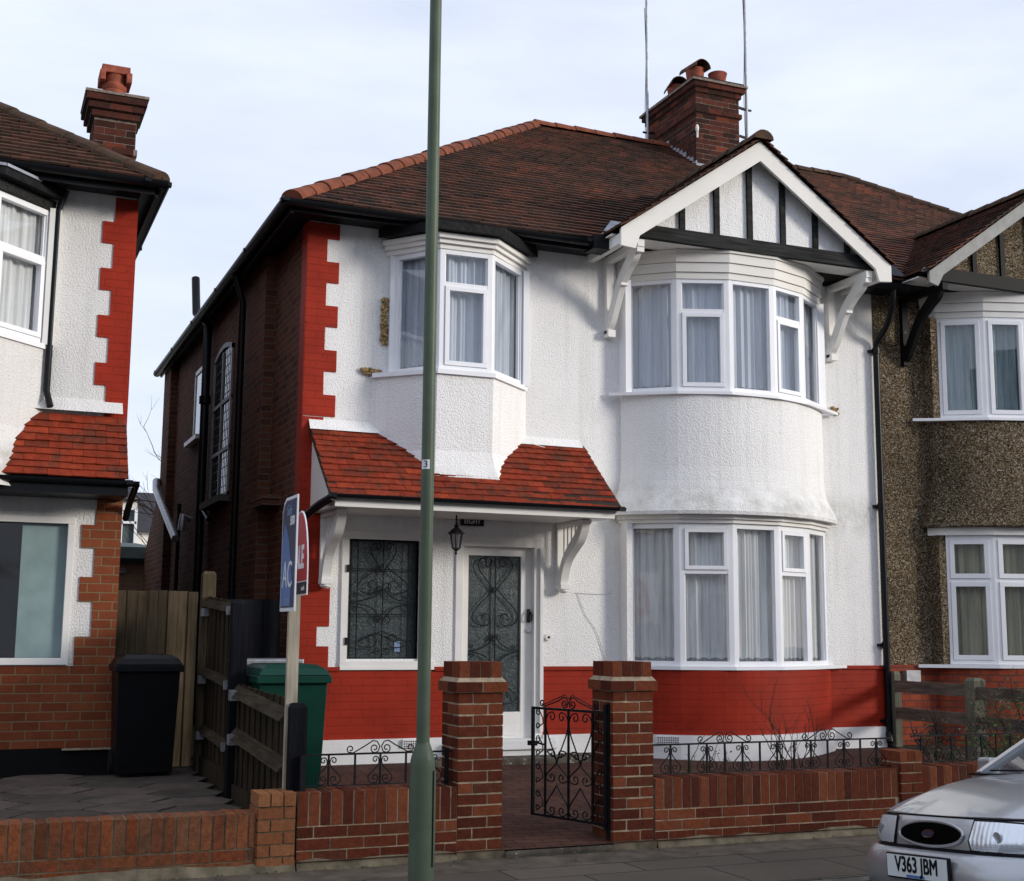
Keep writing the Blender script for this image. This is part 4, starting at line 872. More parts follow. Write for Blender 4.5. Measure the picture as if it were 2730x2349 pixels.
G2 = 11.70
for s_ in (-1, 1): rf.add([(G2, 11.47, GZ-.02), (G2, 13.75, GZ-.02), (G2+s_*1.74, 11.97, GZ-.02-.698*1.74), (G2+s_*1.74, 11.47, GZ-.02-.698*1.74)], [(0, 1, 2, 3)])
rf2 = rf.build('roof', M['under'], nb); tb = MB()
tiles(tb, (0, 11.90, 4.12), (1, 0, 0), (0, CP, SP), (0, -SP, CP), 9.81, 15.0, 5.5, lambda P: P.y < PY and NX1-P.x > P.y-11.93 and (abs(P.x-G2) > 1.75 or gz(P.x, G2) < P.z+.01))
tb.build('roof_tiles', M['tile2'], rf2); tb = MB()
for s_ in (-1, 1): tiles(tb, (G2+s_*1.74, 11.43, GZ-.698*1.74), (0, 1, 0), (-s_*CP, 0, SP), (s_*SP, 0, CP), 0, 2.4, 2.12, keepg)
tb.build('gable_tiles', M['tile'], rf2)
rt = MB(); ridge(rt, (10.2, PY, PZ+.03), (NPX, PY, PZ+.03), .115); rt.build('ridge_tiles', M['ridge_d'], rf2); rt = MB(); ridge(rt, (NX1, 11.93, 4.15), (NPX, PY, PZ+.03), .115); rt.build('hip_tiles', M['ridge_d'], rf2); rt = MB(); ridge(rt, (G2, 11.42, GZ+.02), (G2, 13.75, GZ+.02), .105); rt.build('gable_ridge', M['ridge_d'], rf2)
pt_ = MB(); pt_.extr([(0, 0), (.2, 0), (.2, .75), (0, .75)], (9.80, 11.9, 4.15), (1, 0, 0), (0.25, CP, SP), (0, -SP, CP), .02, .03); pt_.build('valley_repair', M['leadd'], rf2)
pt_ = MB(); pt_.extr([(0, 0), (.28, 0), (.14, .16)], (9.93, 11.55, 4.15), (1, 0, 0), (0, .7, .5), (0, -.5, .7), 0, .03); pt_.build('lead_cap', M['lead'], rf2)
gb_ = MB()
def gtri2(y, zb): h = (GZ-.06-zb)/.698; return [(G2-h, y, zb), (G2+h, y, zb), (G2, y, GZ-.06)]
gb_.add(gtri2(11.64, 4.2), [(0, 1, 2)]); gab2 = gb_.build('gable', M['pebble'], nb)
bm = MB(); bm.box((G2-1.62, 11.565, 4.08), (G2+1.62, 11.63, 4.235)); bm.build('gable_beam', M['blackp'], gab2)
for x in (10.42, 10.78, 11.21, 11.64, 12.07, 12.5):
    t_ = gz(x, G2)-.08
    if t_ > 4.3: s_ = MB(); s_.box((x-.032, 11.605, 4.235), (x+.032, 11.636, t_)); s_.build('stud', M['blackp'], gab2)
sf = MB(); sf.box((G2-1.74, 11.635, 4.105), (G2+1.72, 12.3, 4.118)); sf.build('soffit', M['whitep'], gab2)
for s_ in (-1, 1):
    bb = MB(); ex = 1.72*s_; poly = [(0, GZ-.02), (ex, GZ-.02-.698*1.72), (ex, GZ-.02-.698*1.72-.13), (ex-s_*.12, GZ-.02-.698*1.72-.16), (ex-s_*.2, GZ-.02-.698*1.52-.16), (0, GZ-.02-.17)]
    if s_ > 0: poly = poly[::-1]
    bb.extr(poly, (G2, 11.47+(.003 if s_ > 0 else 0), 0), (1, 0, 0), (0, 0, 1), (0, 1, 0), 0, .035); bb.build('barge_board', M['greyp'], gab2)
    br = MB(); bx = G2+s_*1.45
    outer = smoothpts([(12.27, 3.22, 0), (12.17, 3.30, 0), (12.05, 3.48, 0), (11.93, 3.66, 0), (11.76, 3.80, 0), (11.63, 3.88, 0), (11.56, 4.0, 0)], 4)
    inner = smoothpts([(12.27, 3.36, 0), (12.19, 3.48, 0), (12.10, 3.62, 0), (11.99, 3.77, 0), (11.84, 3.90, 0), (11.74, 4.0, 0)], 4)
    br.extr([(p.x, p.y) for p in outer]+[(p.x, p.y) for p in inner[::-1]], (bx, 0, 0), (0, 1, 0), (0, 0, 1), (1, 0, 0), -.03, .03)
    br.box((bx-.04, 12.24, 3.2), (bx+.04, 12.3, 4.04)); br.box((bx-.035, 11.53, 3.97), (bx+.035, 12.3, 4.05)); br.build('gable_bracket', M['blackp'], nb)
hc = MB(); hp2 = [(2*MC-9.0, 12.3)]+NB+[(2*MC-6.40, 12.3)]
for z0, z1, d in ((3.79, 3.86, .012), (3.864, 3.965, .030), (3.969, 4.1, .048)): hc.prism(clampy(offs(hp2, d), 12.31), z0, z1)
hc.build('bay_cornice', M['whitep'], nb)
ub = window_run(nb, 'bay_window', NB, 2.56, 3.80, ['S', 'S', 'D', 'F', 'F'], M['upvc'], M['glass'], M['blind'], fr=.05, sash=.05, trans=.35)
for x_ in (10.53, 13.03):
    for z0, z1 in ((2.56, 3.8), (-.33, 1.17)): sj = MB(); sj.box((x_, 12.13, z0), (x_+.10, 12.33, z1)); sj.build('jamb', M['pebble'], nb)
sl = MB(); sl.prism(clampy(offs([(10.33, 12.28)]+NB[1:-1]+[(13.2, 12.28)], .05), 12.31), 2.53, 2.562); sl.build('window_sill', M['upvc'], ub)
lb = window_run(nb, 'bay_window', NB, -.33, 1.17, ['D', 'D', 'D', 'D', 'D'], M['upvc'], M['glass'], M['curtain_y'], fr=.05, sash=.055, trans=.34, back=M['dark'])
sl = MB(); sl.prism(clampy(offs([(10.28, 12.28)]+NB[1:-1]+[(13.2, 12.28)], .05), 12.31), -.37, -.332); sl.build('window_sill', M['upvc'], lb)
hd = MB(); hd.prism(clampy(offs(hp2, .05), 12.31), 1.17, 1.258); hd.build('window_head', M['whitep'], lb)
mb_ = MB(); mb_.box((10.05, 12.2, -.55), (10.25, 12.28, -.40)); mb_.build('meter_box', M['galv'], nb)

# ------------------------------------------------------------------ the left-hand neighbour
ln = thing('house', 'white and red house at the left edge with an unpainted brick base', 'house', (1.275, 12.3, -1.25))
LC = 2.105; w = MB()
OL = mirror([(3.66, 12.3)]+ORI[1:], LC)            # mirrored oriel plan
OL = [(x-.02, y) for x, y in OL]
wall_holes(w, -8.0, 1.275, -.33, 4.07, FY, [(-.75, .83, -.26, .93), (OL[0][0], OL[-1][0], 2.52, 3.8)], depth=.12)
lo2 = [(z, [(2*LC-.02-x, y) for x, y in pl][::-1]) for z, pl in lo]; loft(w, lo2[::-1])
w.add([(-2.5, 12.3, 2.08), (1.235, 12.3, 2.08), (1.235, 12.2, 1.95), (-2.5, 12.2, 1.95)], [(0, 1, 2, 3)])
w.build('front_wall', M['render_l'], ln)
q = MB(); zt = 4.02
for k in range(5):
    hi = zt; q.box((1.08, 12.288, hi-.24), (1.28, 12.4, hi)); q.box((.975, 12.288, hi-.45), (1.28, 12.4, hi-.24)); zt -= .45
    if zt < 2.3: break
q.box((1.08, 12.288, 1.3), (1.28, 12.4, zt)); q.box((1.276, 12.29, 1.0), (1.284, 13.0, 4.02)); q.build('quoins', M['redpaint'], ln)
q = MB(); q.box((-8, 12.285, -1.04), (1.285, 12.45, -.33))
for z0, z1, xx in ((.93, 1.25, 1.06), (.72, .93, .94), (.46, .72, 1.06), (.24, .46, .945), (-.07, .24, 1.065), (-.33, -.07, .93)): q.box((xx, 12.287, z0), (1.283, 12.4, z1))
q.box((1.262, 12.4, -1.04), (1.284, 20.7, 4.05)); q.build('brickwork', M['lbrick'], ln)
q = MB(); q.box((-8, 12.25, -1.4), (1.30, 12.44, -1.045)); q.build('plinth', M['blackp'], ln)
q = MB(); q.box((.87, 12.2, -1.055), (1.29, 12.26, -1.04)); q.build('mortar_ledge', M['mortar'], ln)
# roof
rf = MB(); LE = 1.42
rf.add([(LE, 11.93, 4.1), (LE-4.4, 16.33, 7.17), (-11, 16.33, 7.17), (-11, 11.93, 4.1), (LE, 20.73, 4.1), (-11, 20.73, 4.1)], [(0, 1, 2, 3), (0, 4, 1), (1, 4, 5, 2), (0, 3, 5, 4)]); lrf = rf.build('roof', M['under'], ln)
tb = MB(); tiles(tb, (0, 11.90, 4.12), (1, 0, 0), (0, CP, SP), (0, -SP, CP), -4.0, 1.45, 5.0, lambda P: LE+.02-P.x > P.y-11.93); tb.build('roof_tiles', M['tile_d'], lrf)
rt = MB(); ridge(rt, (LE+.02, 11.91, 4.13), (LE-4.4, 16.33, 7.2), .115, .42); rt.build('ridge_tiles', M['ridge_d'], lrf)
gt = MB(); gutter(gt, (-8, 11.86, 4.085), (1.49, 11.86, 4.085), .062); gt.box((-8, 11.93, 3.98), (1.42, 11.95, 4.11)); gt.box((-8, 11.95, 4.04), (1.4, 12.3, 4.055)); gutter(gt, (1.46, 11.86, 4.08), (1.46, 20.7, 4.05), .06); gt.box((1.39, 11.93, 3.95), (1.42, 20.7, 4.1)); gt.box((1.28, 11.95, 4.02), (1.39, 20.7, 4.04)); gt.build('gutter', M['plastic'], ln, smooth=True)
# chimney
ch = MB(); cm = MB(); X0, X1, Y0_, Y1_ = .96, 1.40, 14.0, 14.5
cm.box((X0+.001, Y0_+.001, 4.3), (X1-.001, Y1_-.001, 5.66)); ring(4.4, 13, 0, .079); ring(5.06, 1, .025, .078); ring(5.45, 1, .035); ring(5.53, 1, .07); ring(5.61, 1, .10); cm.box((X0-.11, Y0_-.11, 5.69), (X1+.11, Y1_+.11, 5.72))
cho = ch.build('chimney', M['brick_c'], ln); cm.build('chimney_core', M['mortar_w'], cho)
p = MB(); p.lathe((1.17, 14.25, 5.72), [(.11, 0), (.11, .08), (.13, .1), (.13, .12), (.11, .14), (.13, .17), (.13, .2), (.11, .22), (.12, .32)], 20); p.build('chimney_pot', M['pot'], cho, smooth=True)
hb = MB(); hb.box((1.02, 14.12, 6.03), (1.32, 14.38, 6.12)); hb.box((1.0, 14.1, 5.93), (1.06, 14.4, 6.05)); hb.box((1.28, 14.1, 5.93), (1.34, 14.4, 6.05)); hb.build('chimney_hood', M['pot'], cho, bevel=.01)
# upper oriel
OW = [(-1.05+.02, 12.27), (OL[1][0], 11.79), (OL[2][0], 11.80), (.52, 12.27)]
ow = window_run(ln, 'oriel_window', OW, 2.54, 3.80, ['F', 'L', 'L'], M['upvc'], M['glass'], M['curtain'], trans=.36)
sl = MB(); sl.prism(clampy(offs(OL, .05), 12.31), 2.50, 2.545); sl.build('window_sill', M['upvc'], ow)
co = MB(); co.prism(clampy(offs(OL, .03), 12.31), 3.80, 3.90); co.build('window_head', M['beam'], ow)
oc = MB(); oc.prism(clampy(offs(OL, .13), 12.31), 3.90, 3.98); a_ = clampy(offs(OL, .12), 12.31)
oc.add([(x, y, 3.98) for x, y in a_]+[(-.26+(x+.26)*.9, 12.0, 4.08) for x, y in a_], [(i, i+1, i+5, i+4) for i in range(3)]); oc.build('oriel_roof', M['leadd'], ln)
fl = MB(); A2 = offs(OL, .135); fl.bar((*A2[1], 3.985), (*A2[2], 3.985), .03, .025); fl.bar((*A2[2], 3.985), (A2[2][0]+.3, A2[2][1]+.31, 3.985), .03, .025); fl.build('lead_edge', M['lead'], ln)
sj = MB(); sj.box((.50, 12.22, 2.54), (.60, 12.31, 3.82)); sj.build('jamb', M['whitep'], ow)
pp = MB(); pp.tube([(.63, 12.2, 4.0), (.57, 12.24, 3.8), (.565, 12.24, 2.12), (.60, 12.18, 1.97)], .03, 10); pp.build('downpipe', M['plastic'], ln, smooth=True)
# lower window
lw = MB(); lw.box((-.82, 12.26, -.32), (.88, 12.40, -.26)); lw.box((-.82, 12.265, .93), (.88, 12.40, .99)); lw.box((.82, 12.265, -.26), (.88, 12.40, .93)); lw.box((-.82, 12.265, -.26), (-.76, 12.40, .93)); lwo = lw.build('front_window', M['whitep'], ln, bevel=.004)
gg = MB(); gg.box((-.76, 12.345, -.26), (.82, 12.355, .93)); gg.build('glazing', M['glass_d'], lwo)
gg = MB(); gg.box((.44, 12.332, -.26), (.82, 12.343, .93)); gg.build('frosted_panel', M['frost'], lwo)
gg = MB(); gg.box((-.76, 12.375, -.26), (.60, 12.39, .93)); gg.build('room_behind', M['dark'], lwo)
# canopy
can = MB(); can.extr([(12.3, 1.93), (11.84, 1.30), (11.84, 1.22), (12.3, 1.22)], (0, 0, 0), (0, 1, 0), (0, 0, 1), (1, 0, 0), -3.5, 1.25); lcan = can.build('canopy', M['blackp'], ln)
ct = MB(); dv = Vector((0, .48, .66)); sl_ = dv.length; S_ = dv.normalized(); Nn = Vector((0, -S_.z, S_.y))
tiles(ct, (0, 11.80, 1.30), (1, 0, 0), S_, Nn, -2.0, 1.27, sl_, lambda P: not (P.y > 12.0 and P.x < .50-(12.3-P.y)*.9), .082, .2, .014, .005, .006); ct.build('canopy_tiles', M['tile_r'], lcan)
gt = MB(); gutter(gt, (-3.5, 11.78, 1.29), (1.36, 11.78, 1.285), .05); gt.extr([(11.8, 1.16), (12.3, 1.16), (12.3, 1.24), (11.8, 1.26)], (0, 0, 0), (0, 1, 0), (0, 0, 1), (1, 0, 0), -3.5, 1.27); gt.tube([(1.34, 11.8, 1.26), (1.33, 12.2, 1.12), (1.32, 12.35, 1.0)], .03, 8); gt.build('canopy_gutter', M['plastic'], ln, smooth=True)

# ------------------------------------------------------------------ garden walls
def brickwall(root, x0, x1, ztop, zbase, y=8.45, dep=.22, sold=.215, mat='brick', mort='mortar', top_over=0):
    b, m = MB(), MB(); m.box((x0+.003, y+.001, zbase-.1), (x1-.003, y+dep-.006, ztop-.004))
    n = math.floor((ztop-sold-zbase)/.075+.01); z = ztop-sold-n*.075
    bricks(b, None, (x0, y, z), (1, 0, 0), x1-x0, .15, n, W=(0, 1, 0))
    x = x0
    while x < x1-.02:
        a = min(x+.075, x1); j = random.uniform(-.004, .004); b.box((x+.0055, y-.005+j*.5, ztop-sold+.005), (a-.0055, y+dep, ztop+random.uniform(-.004, .004))); x = a
    root_o = b.build('brick_courses', M[mat], root); m.build('mortar_core', M[mort], root); return root_o
wl = thing('garden_wall', 'low orange brick wall with soldier course along the left forecourt', 'garden wall', (0, 8.45, -1.52)); brickwall(wl, -5, 1.80, -1.15, -1.62, mat='brick_o', mort='mortar_d')
# yellow end pier of that wall
b, m = MB(), MB(); m.box((1.806, 8.436, -1.6), (2.044, 8.66, -1.04))
for c in range(5): bricks(b, None, (1.80, 8.43, -1.5+c*.077), (1, 0, 0), .25, .1, 1, .077, .17, c, W=(0, 1, 0)); bricks(b, None, (1.80, 8.67, -1.5+c*.077), (0, -1, 0), .24, .1, 1, .077, .17, c, W=(1, 0, 0))
for i in range(3): b.box((1.803+i*.083, 8.42, -1.11), (1.877+i*.083, 8.67, -1.03))
b.build('pier', M['brick_y'], wl); m.build('pier_core', M['mortar_d'], wl)
wm = thing('garden_wall', 'low red brick wall with scrolled railing behind the lamp post', 'garden wall', (2.6, 8.45, -1.52)); brickwall(wm, 2.06, 3.158, -1.035, -1.6)
wr = thing('garden_wall', 'long low red brick wall right of the gate under the bay window', 'garden wall', (5.8, 8.45, -1.52)); brickwall(wr, 4.672, 6.845, -1.04, -1.6)
b, m = MB(), MB(); m.box((6.856, 8.436, -1.6), (7.064, 8.66, -.92))
for c in range(7): bricks(b, None, (6.85, 8.43, -1.53+c*.077), (1, 0, 0), .22, .1, 1, .077, .22 if c % 2 else .11, 0, W=(0, 1, 0)); bricks(b, None, (6.85, 8.67, -1.53+c*.077), (0, -1, 0), .24, .1, 1, .077, .22, c, W=(1, 0, 0))
for i in range(3): b.box((6.853+i*.073, 8.43, -.985), (6.92+i*.073, 8.67, -.905))
b.build('pier', M['brick'], wr); m.build('pier_core', M['mortar'], wr)
wn = thing('garden_wall', 'low red brick wall behind the silver car, right of the small pier', 'garden wall', (8, 8.45, -1.52)); brickwall(wn, 7.07, 14.0, -1.03, -1.6)
for zz, rt_, a0, a1 in ((-1.545, wl, -5, 2.05), (-1.545, wm, 2.06, 3.15), (-1.545, wr, 4.68, 7.06), (-1.545, wn, 7.07, 14)):
    f_ = MB(); xs = a0; vs = []
    k = max(2, int((a1-a0)/.12))
    for i in range(k+1):
        x = a0+(a1-a0)*i/k; d = .03+.018*random.random(); hgt = -1.47+.025*random.random(); vs += [(x, 8.44-d, -1.52), (x, 8.441, hgt), (x, 8.46, hgt)]
    f_.add(vs, [(3*i, 3*i+3, 3*i+4, 3*i+1) for i in range(k)]+[(3*i+1, 3*i+4, 3*i+5, 3*i+2) for i in range(k)]); f_.build('cement_footing', M['mortar_d'], rt_)
# gate piers: brick and a half square
def pier(x0, label):
    t_ = thing('gate_pier', label, 'gate pier', (x0+.165, 8.61, -1.52), group='brick gate piers'); b, m = MB(), MB(); y0 = 8.45; s = .328; z0 = -1.462
    m.box((x0+.004, y0+.004, -1.6), (x0+s-.004, y0+s-.004, -.38))
    for c in range(14):
        z = z0+c*.075; bw_ = .225
        def face(O, U, W, flip):
            O, U, W = Vector(O), Vector(U), Vector(W); segs = [(0, .105), (.115, .328)] if (c+flip) % 2 else [(0, .213), (.223, .328)]
            for a, e_ in segs:
                j = random.uniform(-.003, .003); b.obox(O, U, W, (0, 0, 1), (a+random.uniform(0, .003), -.001+j*.7, z+.004), (e_-random.uniform(0, .003), .09, z+.067+random.uniform(-.003, .003)))
        face((x0, y0, 0), (1, 0, 0), (0, 1, 0), 0); face((x0, y0+s, 0), (0, -1, 0), (1, 0, 0), 1); face((x0+s, y0, 0), (0, 1, 0), (-1, 0, 0), 1); face((x0+s, y0+s, 0), (-1, 0, 0), (0, -1, 0), 0)
    zc = z0+14*.075                           # projecting course
    for (a, e_) in ((-.025, .165), (.173, .353)):
        b.box((x0+a, y0-.025, zc+.002), (x0+e_, y0+.15, zc+.070)); b.box((x0+a, y0+.16, zc+.002), (x0+e_, y0+.353, zc+.070))
    m.prism([(x0-.022, y0-.022), (x0+.350, y0-.022), (x0+.350, y0+.350), (x0-.022, y0+.350)], zc+.0, zc+.066)
    vs = [(x0-.02, y0-.02, zc+.068), (x0+.348, y0-.02, zc+.068), (x0+.348, y0+.348, zc+.068), (x0-.02, y0+.348, zc+.068), (x0+.01, y0+.01, zc+.105), (x0+.318, y0+.01, zc+.105), (x0+.318, y0+.318, zc+.105), (x0+.01, y0+.318, zc+.105)]
    m.add(vs, [(4, 5, 6, 7), (0, 1, 5, 4), (1, 2, 6, 5), (2, 3, 7, 6), (3, 0, 4, 7)])
    zt = zc+.10
    for i in range(4): b.box((x0+.004+i*.08, y0+.002, zt), (x0+.076+i*.08, y0+.16, zt+.105)); b.box((x0+.004+i*.08, y0+.17, zt), (x0+.076+i*.08, y0+.325, zt+.105))
    m.box((x0+.01, y0+.008, zt-.02), (x0+.315, y0+.32, zt+.098))
    b.build('bricks', M['brick'], t_); m.build('mortar', M['mortar'], t_)
    f_ = MB(); f_.box((x0-.01, y0-.025, -1.56), (x0+s+.01, y0+s, -1.465)); f_.build('cement_footing', M['mortar_d'], t_)
pier(3.157, 'brick gate pier nearest the lamp post, left of the iron gate'); pier(4.335, 'brick gate pier the iron gate hangs from, right of the opening')
st = MB(); st.box((3.49, 8.40, -1.60), (4.33, 8.75, -1.475)); sto = st.build('threshold', M['step'], bevel=.02); struct(sto)

lt = MB()
for i_ in range(150):
    if i_ < 90: a_, b_, c_ = random.uniform(.8, 7.5), 8.40-abs(random.gauss(0, .12)), -1.508
    else: a_, b_ = random.uniform(-.5, 1.9), random.uniform(9.2, 12.0); c_ = zf(b_)+.024
    q_ = random.uniform(0, PI); r_ = random.uniform(.006, .016); w_ = Vector((math.cos(q_), math.sin(q_), random.uniform(-.3, .3))); n_ = Vector((-math.sin(q_), math.cos(q_), random.uniform(-.3, .3)))*.6; p_ = Vector((a_, b_, c_))
    lt.add([p_-w_*r_, p_+n_*r_, p_+w_*r_, p_-n_*r_], [(0, 1, 2, 3)])
lto = lt.build('leaf_litter', M['leaf_r']); lto['kind'] = 'stuff'
ms = MB()
for i_ in range(130):
    a_ = random.choice((random.uniform(.8, 3.4), random.uniform(3.5, 4.3), random.uniform(4.6, 7.3))); p_ = (a_, (8.39 if 3.49 < a_ < 4.33 else 8.40)-random.uniform(0, .02), -1.512); leafcl(ms, p_, 3, .012, .007)
mso = ms.build('moss_growth', M['leaf']); mso['kind'] = 'stuff'
# ------------------------------------------------------------------ railings and gate
def pear(mb, x, z0, h, y, wd=.088, r=.0045):
    for s_ in (-1, 1):
        pts = curl(x+s_*.035, z0+h*.80, .024, PI if s_ > 0 else 0, 1.15, 10, -s_)[::-1]
        pts += [(x+s_*.010, z0+h*.70), (x+s_*.022, z0+h*.58), (x+s_*.055, z0+h*.42), (x+s_*wd*.95, z0+h*.27), (x+s_*wd*.92, z0+h*.12), (x+s_*wd*.62, z0+h*.03), (x+s_*wd*.28, z0+h*.05)]
        pts += curl(x+s_*.038, z0+h*.21, .026, -PI/2, 1.1, 9, -s_)[1:]
        mb.tube([(a, y, b) for a, b in pts], r, 5)
def ornament(mb, x, z, y, half=.23, r=.0045):
    for s_ in (-1, 1):
        pts = curl(x+s_*.040, z+.035, .030, 0 if s_ > 0 else PI, 1.1, 12, s_)[::-1]
        pts = curl(x+s_*.042, z+.034, .030, -PI/2, 1.1, 12, s_)[::-1]+[(x+s_*.018, z+.012), (x+s_*.006, z+.045), (x+s_*.025, z+.078), (x+s_*.055, z+.083), (x+s_*.10, z+.055), (x+s_*(half-.04), z+.006)]
        pts += curl(x+s_*(half-.022), z+.032, .028, -PI/2, 1.1, 10, s_)[1:]
        mb.tube([(a, y, b) for a, b in pts], r, 5)
def railing(x0, x1, y, zt, zb, posts, pears, orns, label, extra=None):
    t_ = thing('railing', label, 'railing', ((x0+x1)/2, y, zb)); m = MB(); m.bar((x0, y, zt), (x1, y, zt), .014, .012); m.bar((x0, y, zb), (x1, y, zb), .02, .006); m.build('rail', M['iron'], t_)
    for x in posts+pears: m = MB(); m.box((x-.006, y-.006, zb), (x+.006, y+.006, zt)); m.build('bar', M['iron'], t_)
    for x in pears: s_ = MB(); pear(s_, x, zb, zt-zb, y); s_.build('scroll', M['iron'], t_, smooth=True)
    for x in orns: s_ = MB(); ornament(s_, x, zt, y); s_.build('cresting', M['iron'], t_, smooth=True)
    return t_
rl = railing(2.09, 3.15, 8.55, -.81, -1.01, [2.465, 2.82, 3.12], [2.285, 2.64, 2.99], [2.64], 'black scrolled iron railing on the short wall left of the gate')
for a_, b_ in (((3.10, 8.54, -1.03), (3.125, 8.565, -.79)), ((2.085, 8.5, -1.04), (2.12, 8.54, -.81))): m = MB(); m.box(a_, b_); m.build('post', M['iron'], rl)
xs = [4.861+.1548*i for i in range(13)]
railing(4.70, 6.86, 8.55, -.81, -1.02, xs[1::2], xs[0::2], [xs[3], xs[9]], 'long black scrolled iron railing on the wall right of the gate')
xs = [7.16+.1548*i for i in range(13)]
railing(7.06, 9.1, 8.55, -.80, -1.0, xs[1::2], xs[0::2], [xs[1], xs[7]], 'black scrolled iron railing beyond the small pier, above the silver car')
gt_ = thing('gate', 'black wrought iron garden gate with heart scrolls, standing ajar', 'gate', (4.315, 8.50, -1.40), (0, 0, PI-rad(70)))
# local frame: x along the gate from the hinge, z up
GW, GH = .78, .84; m = MB(); z0 = .04
m.box((0, -.01, z0-.03), (.028, .01, GH+.05)); m.box((GW-.022, -.01, z0), (GW, .01, GH)); m.box((0, -.01, GH-.018), (GW, .01, GH)); m.box((0, -.01, z0), (GW, .01, z0+.018)); m.build('gate_frame', M['iron'], gt_, local=True)
m = MB()
for x in (.145, .39, .635): m.box((x-.007, -.007, z0), (x+.007, .007, GH))
m.build('gate_bars', M['iron'], gt_, local=True)
for cx in (.2675, .5125):
    for zp, zt in ((GH-.42, GH-.02), (GH-.42+.03, z0+.47), (z0+.42, z0+.02)):
        pass
for cx in (.2675, .5125):
    m = MB()
    for zp, zt, w_ in ((.44, GH-.03, .118), (.44, .30, .115), (.47, .53, .10), (.28, z0+.02, .118)):
        for stt in heart(cx, zp, zt, w_): m.tube([(a, 0, b) for a, b in stt], .0055, 5)
    m.build('heart_scroll', M['iron'], gt_, smooth=True, local=True)
for cx, s_ in ((.088, 1), (.70, -1)):
    m = MB()
    for k in range(4):
        zc_ = z0+.11+k*.2; m.tube([(a, 0, b) for a, b in (curl(cx-s_*.01, zc_+.05, .028, PI/2, 1.1, 10, s_)[::-1]+[(cx+s_*.035, zc_+.01), (cx+s_*.04, zc_-.03)]+curl(cx-s_*.01, zc_-.05, .028, -PI/2, 1.1, 10, -s_)[1:])], .005, 5)
    m.build('side_scroll', M['iron'], gt_, smooth=True, local=True)
m = MB(); ornament(m, .39, GH, 0, .30, .0055)
for a, b in ((.30, .39), (.48, .39)): m.tube([(a-.2 if a < .39 else a+.2, 0, GH+.01), (a+.05 if a < .39 else a-.05, 0, GH+.10), (.39, 0, GH+.07)], .004, 5)
m.build('cresting', M['iron'], gt_, smooth=True, local=True)
m = MB(); m.box((GW-.04, -.02, .55), (GW+.03, .02, .585)); m.tube([(GW-.03, -.03, .57), (GW-.09, -.035, .56)], .008, 6); m.build('latch', M['iron'], gt_, local=True)
hp_ = MB(); hp_.box((4.318, 8.49, -1.45), (4.334, 8.53, -.5)); hpo = hp_.build('hinge_post', M['iron']); tag(hpo, 'black iron hinge strip between the open gate and the right brick pier', 'gate post')

# ------------------------------------------------------------------ fences, bins, boards
def fence_boards(m, x, y0, y1, z0, z1f, bw=.1, th=.012, cap=None):
    y = y0; i = 0
    while y < y1-.01:
        e_ = min(y+bw-.004, y1); m.box((x-(th if i % 2 else 0), y, z0), (x+th-(th if i % 2 else 0), e_, z1f(y)+random.uniform(-.004, .004))); y += bw; i += 1
fp = thing('fence', 'tall weathered board fence panel beside the dark passage, with rails', 'fence', (2.05, 11.3, -1.25))
m = MB(); fence_boards(m, 2.06, 10.72, 12.05, -1.12, lambda y: .23+.07*(y-10.72)/1.3); m.build('boards', M['wood'], fp)
for za, zb in ((.14, .21), (-.47, -.40), (-.97, -.89)):
    m = MB(); m.extr([(0, 0), (.045, 0), (0, .07)][::-1], (2.048, 10.70, za), (-1, 0, 0), (0, 0, 1), (0, 1, .05), 0, 1.36); m.build('rail', M['wood_h'], fp)
for y in (10.76, 12.0):
    for z in (.14, -.46, -.95): m = MB(); m.box((1.985, y-.03, z-.02), (2.05, y+.03, z+.05)); m.build('bracket', M['galv'], fp)
m = MB(); m.box((2.03, 10.7, -1.35), (2.07, 12.05, -1.12)); m.build('gravel_board', M['wood'], fp)
lfn = thing('fence', 'low weathered board fence by the green bin, ending behind the cream sign post', 'fence', (2.05, 9.6, -1.3))
m = MB(); fence_boards(m, 2.06, 8.72, 10.50, -1.2, lambda y: -.455+.03*(y-8.72)/1.8, .1); m.build('boards', M['wood'], lfn)
for za in (-.60, -.93):
    m = MB(); m.extr([(0, 0), (.07, 0), (0, .08)][::-1], (2.048, 8.72, za), (-1, 0, 0), (0, 0, 1), (0, 1, .05), 0, 1.78); m.build('rail', M['wood_h'], lfn)
for z in (-.52, -.86): m = MB(); m.box((1.97, 10.36, z-.03), (2.05, 10.46, z+.05)); m.build('bracket', M['galv'], lfn)
m = MB(); m.box((2.03, 8.6, -1.42), (2.07, 10.5, -1.2)); m.build('gravel_board', M['wood'], lfn)
def post(x, y, w, z0, z1, mat, label, cat='fence post', slant=True):
    m = MB(); h = w/2
    m.box((x-h, y-h, z0), (x+h, y+h, z1-.03)); m.add([(x-h, y-h, z1-.03), (x+h, y-h, z1-.03), (x+h, y+h, z1-.03), (x-h, y+h, z1-.03), (x-h*.7, y-h*.7, z1), (x+h*.7, y-h*.7, z1), (x+h*.7, y+h*.7, z1), (x-h*.7, y+h*.7, z1)], [(4, 5, 6, 7), (0, 1, 5, 4), (1, 2, 6, 5), (2, 3, 7, 6), (3, 0, 4, 7)])
    return tag(m.build('fence_post', mat), label, cat)
post(2.06, 10.6, .125, -1.4, .24, M['wood_b'], 'tall dark fence post between the high and the low fence panels')
post(2.06, 12.12, .12, -1.4, .53, M['wood_l'], 'pale rounded wooden post standing above the passage gate')
post(2.075, 8.60, .115, -1.1, -.475, M['wood_b'], 'short black post on the wall, beside the cream sign post')
pg = MB(); x = 1.30; i = 0
while x < 1.99: pg.box((x, 12.5-(.012 if i % 2 else 0), -1.25), (x+.088, 12.52-(.012 if i % 2 else 0), .355+random.uniform(-.006, .006))); x += .092; i += 1
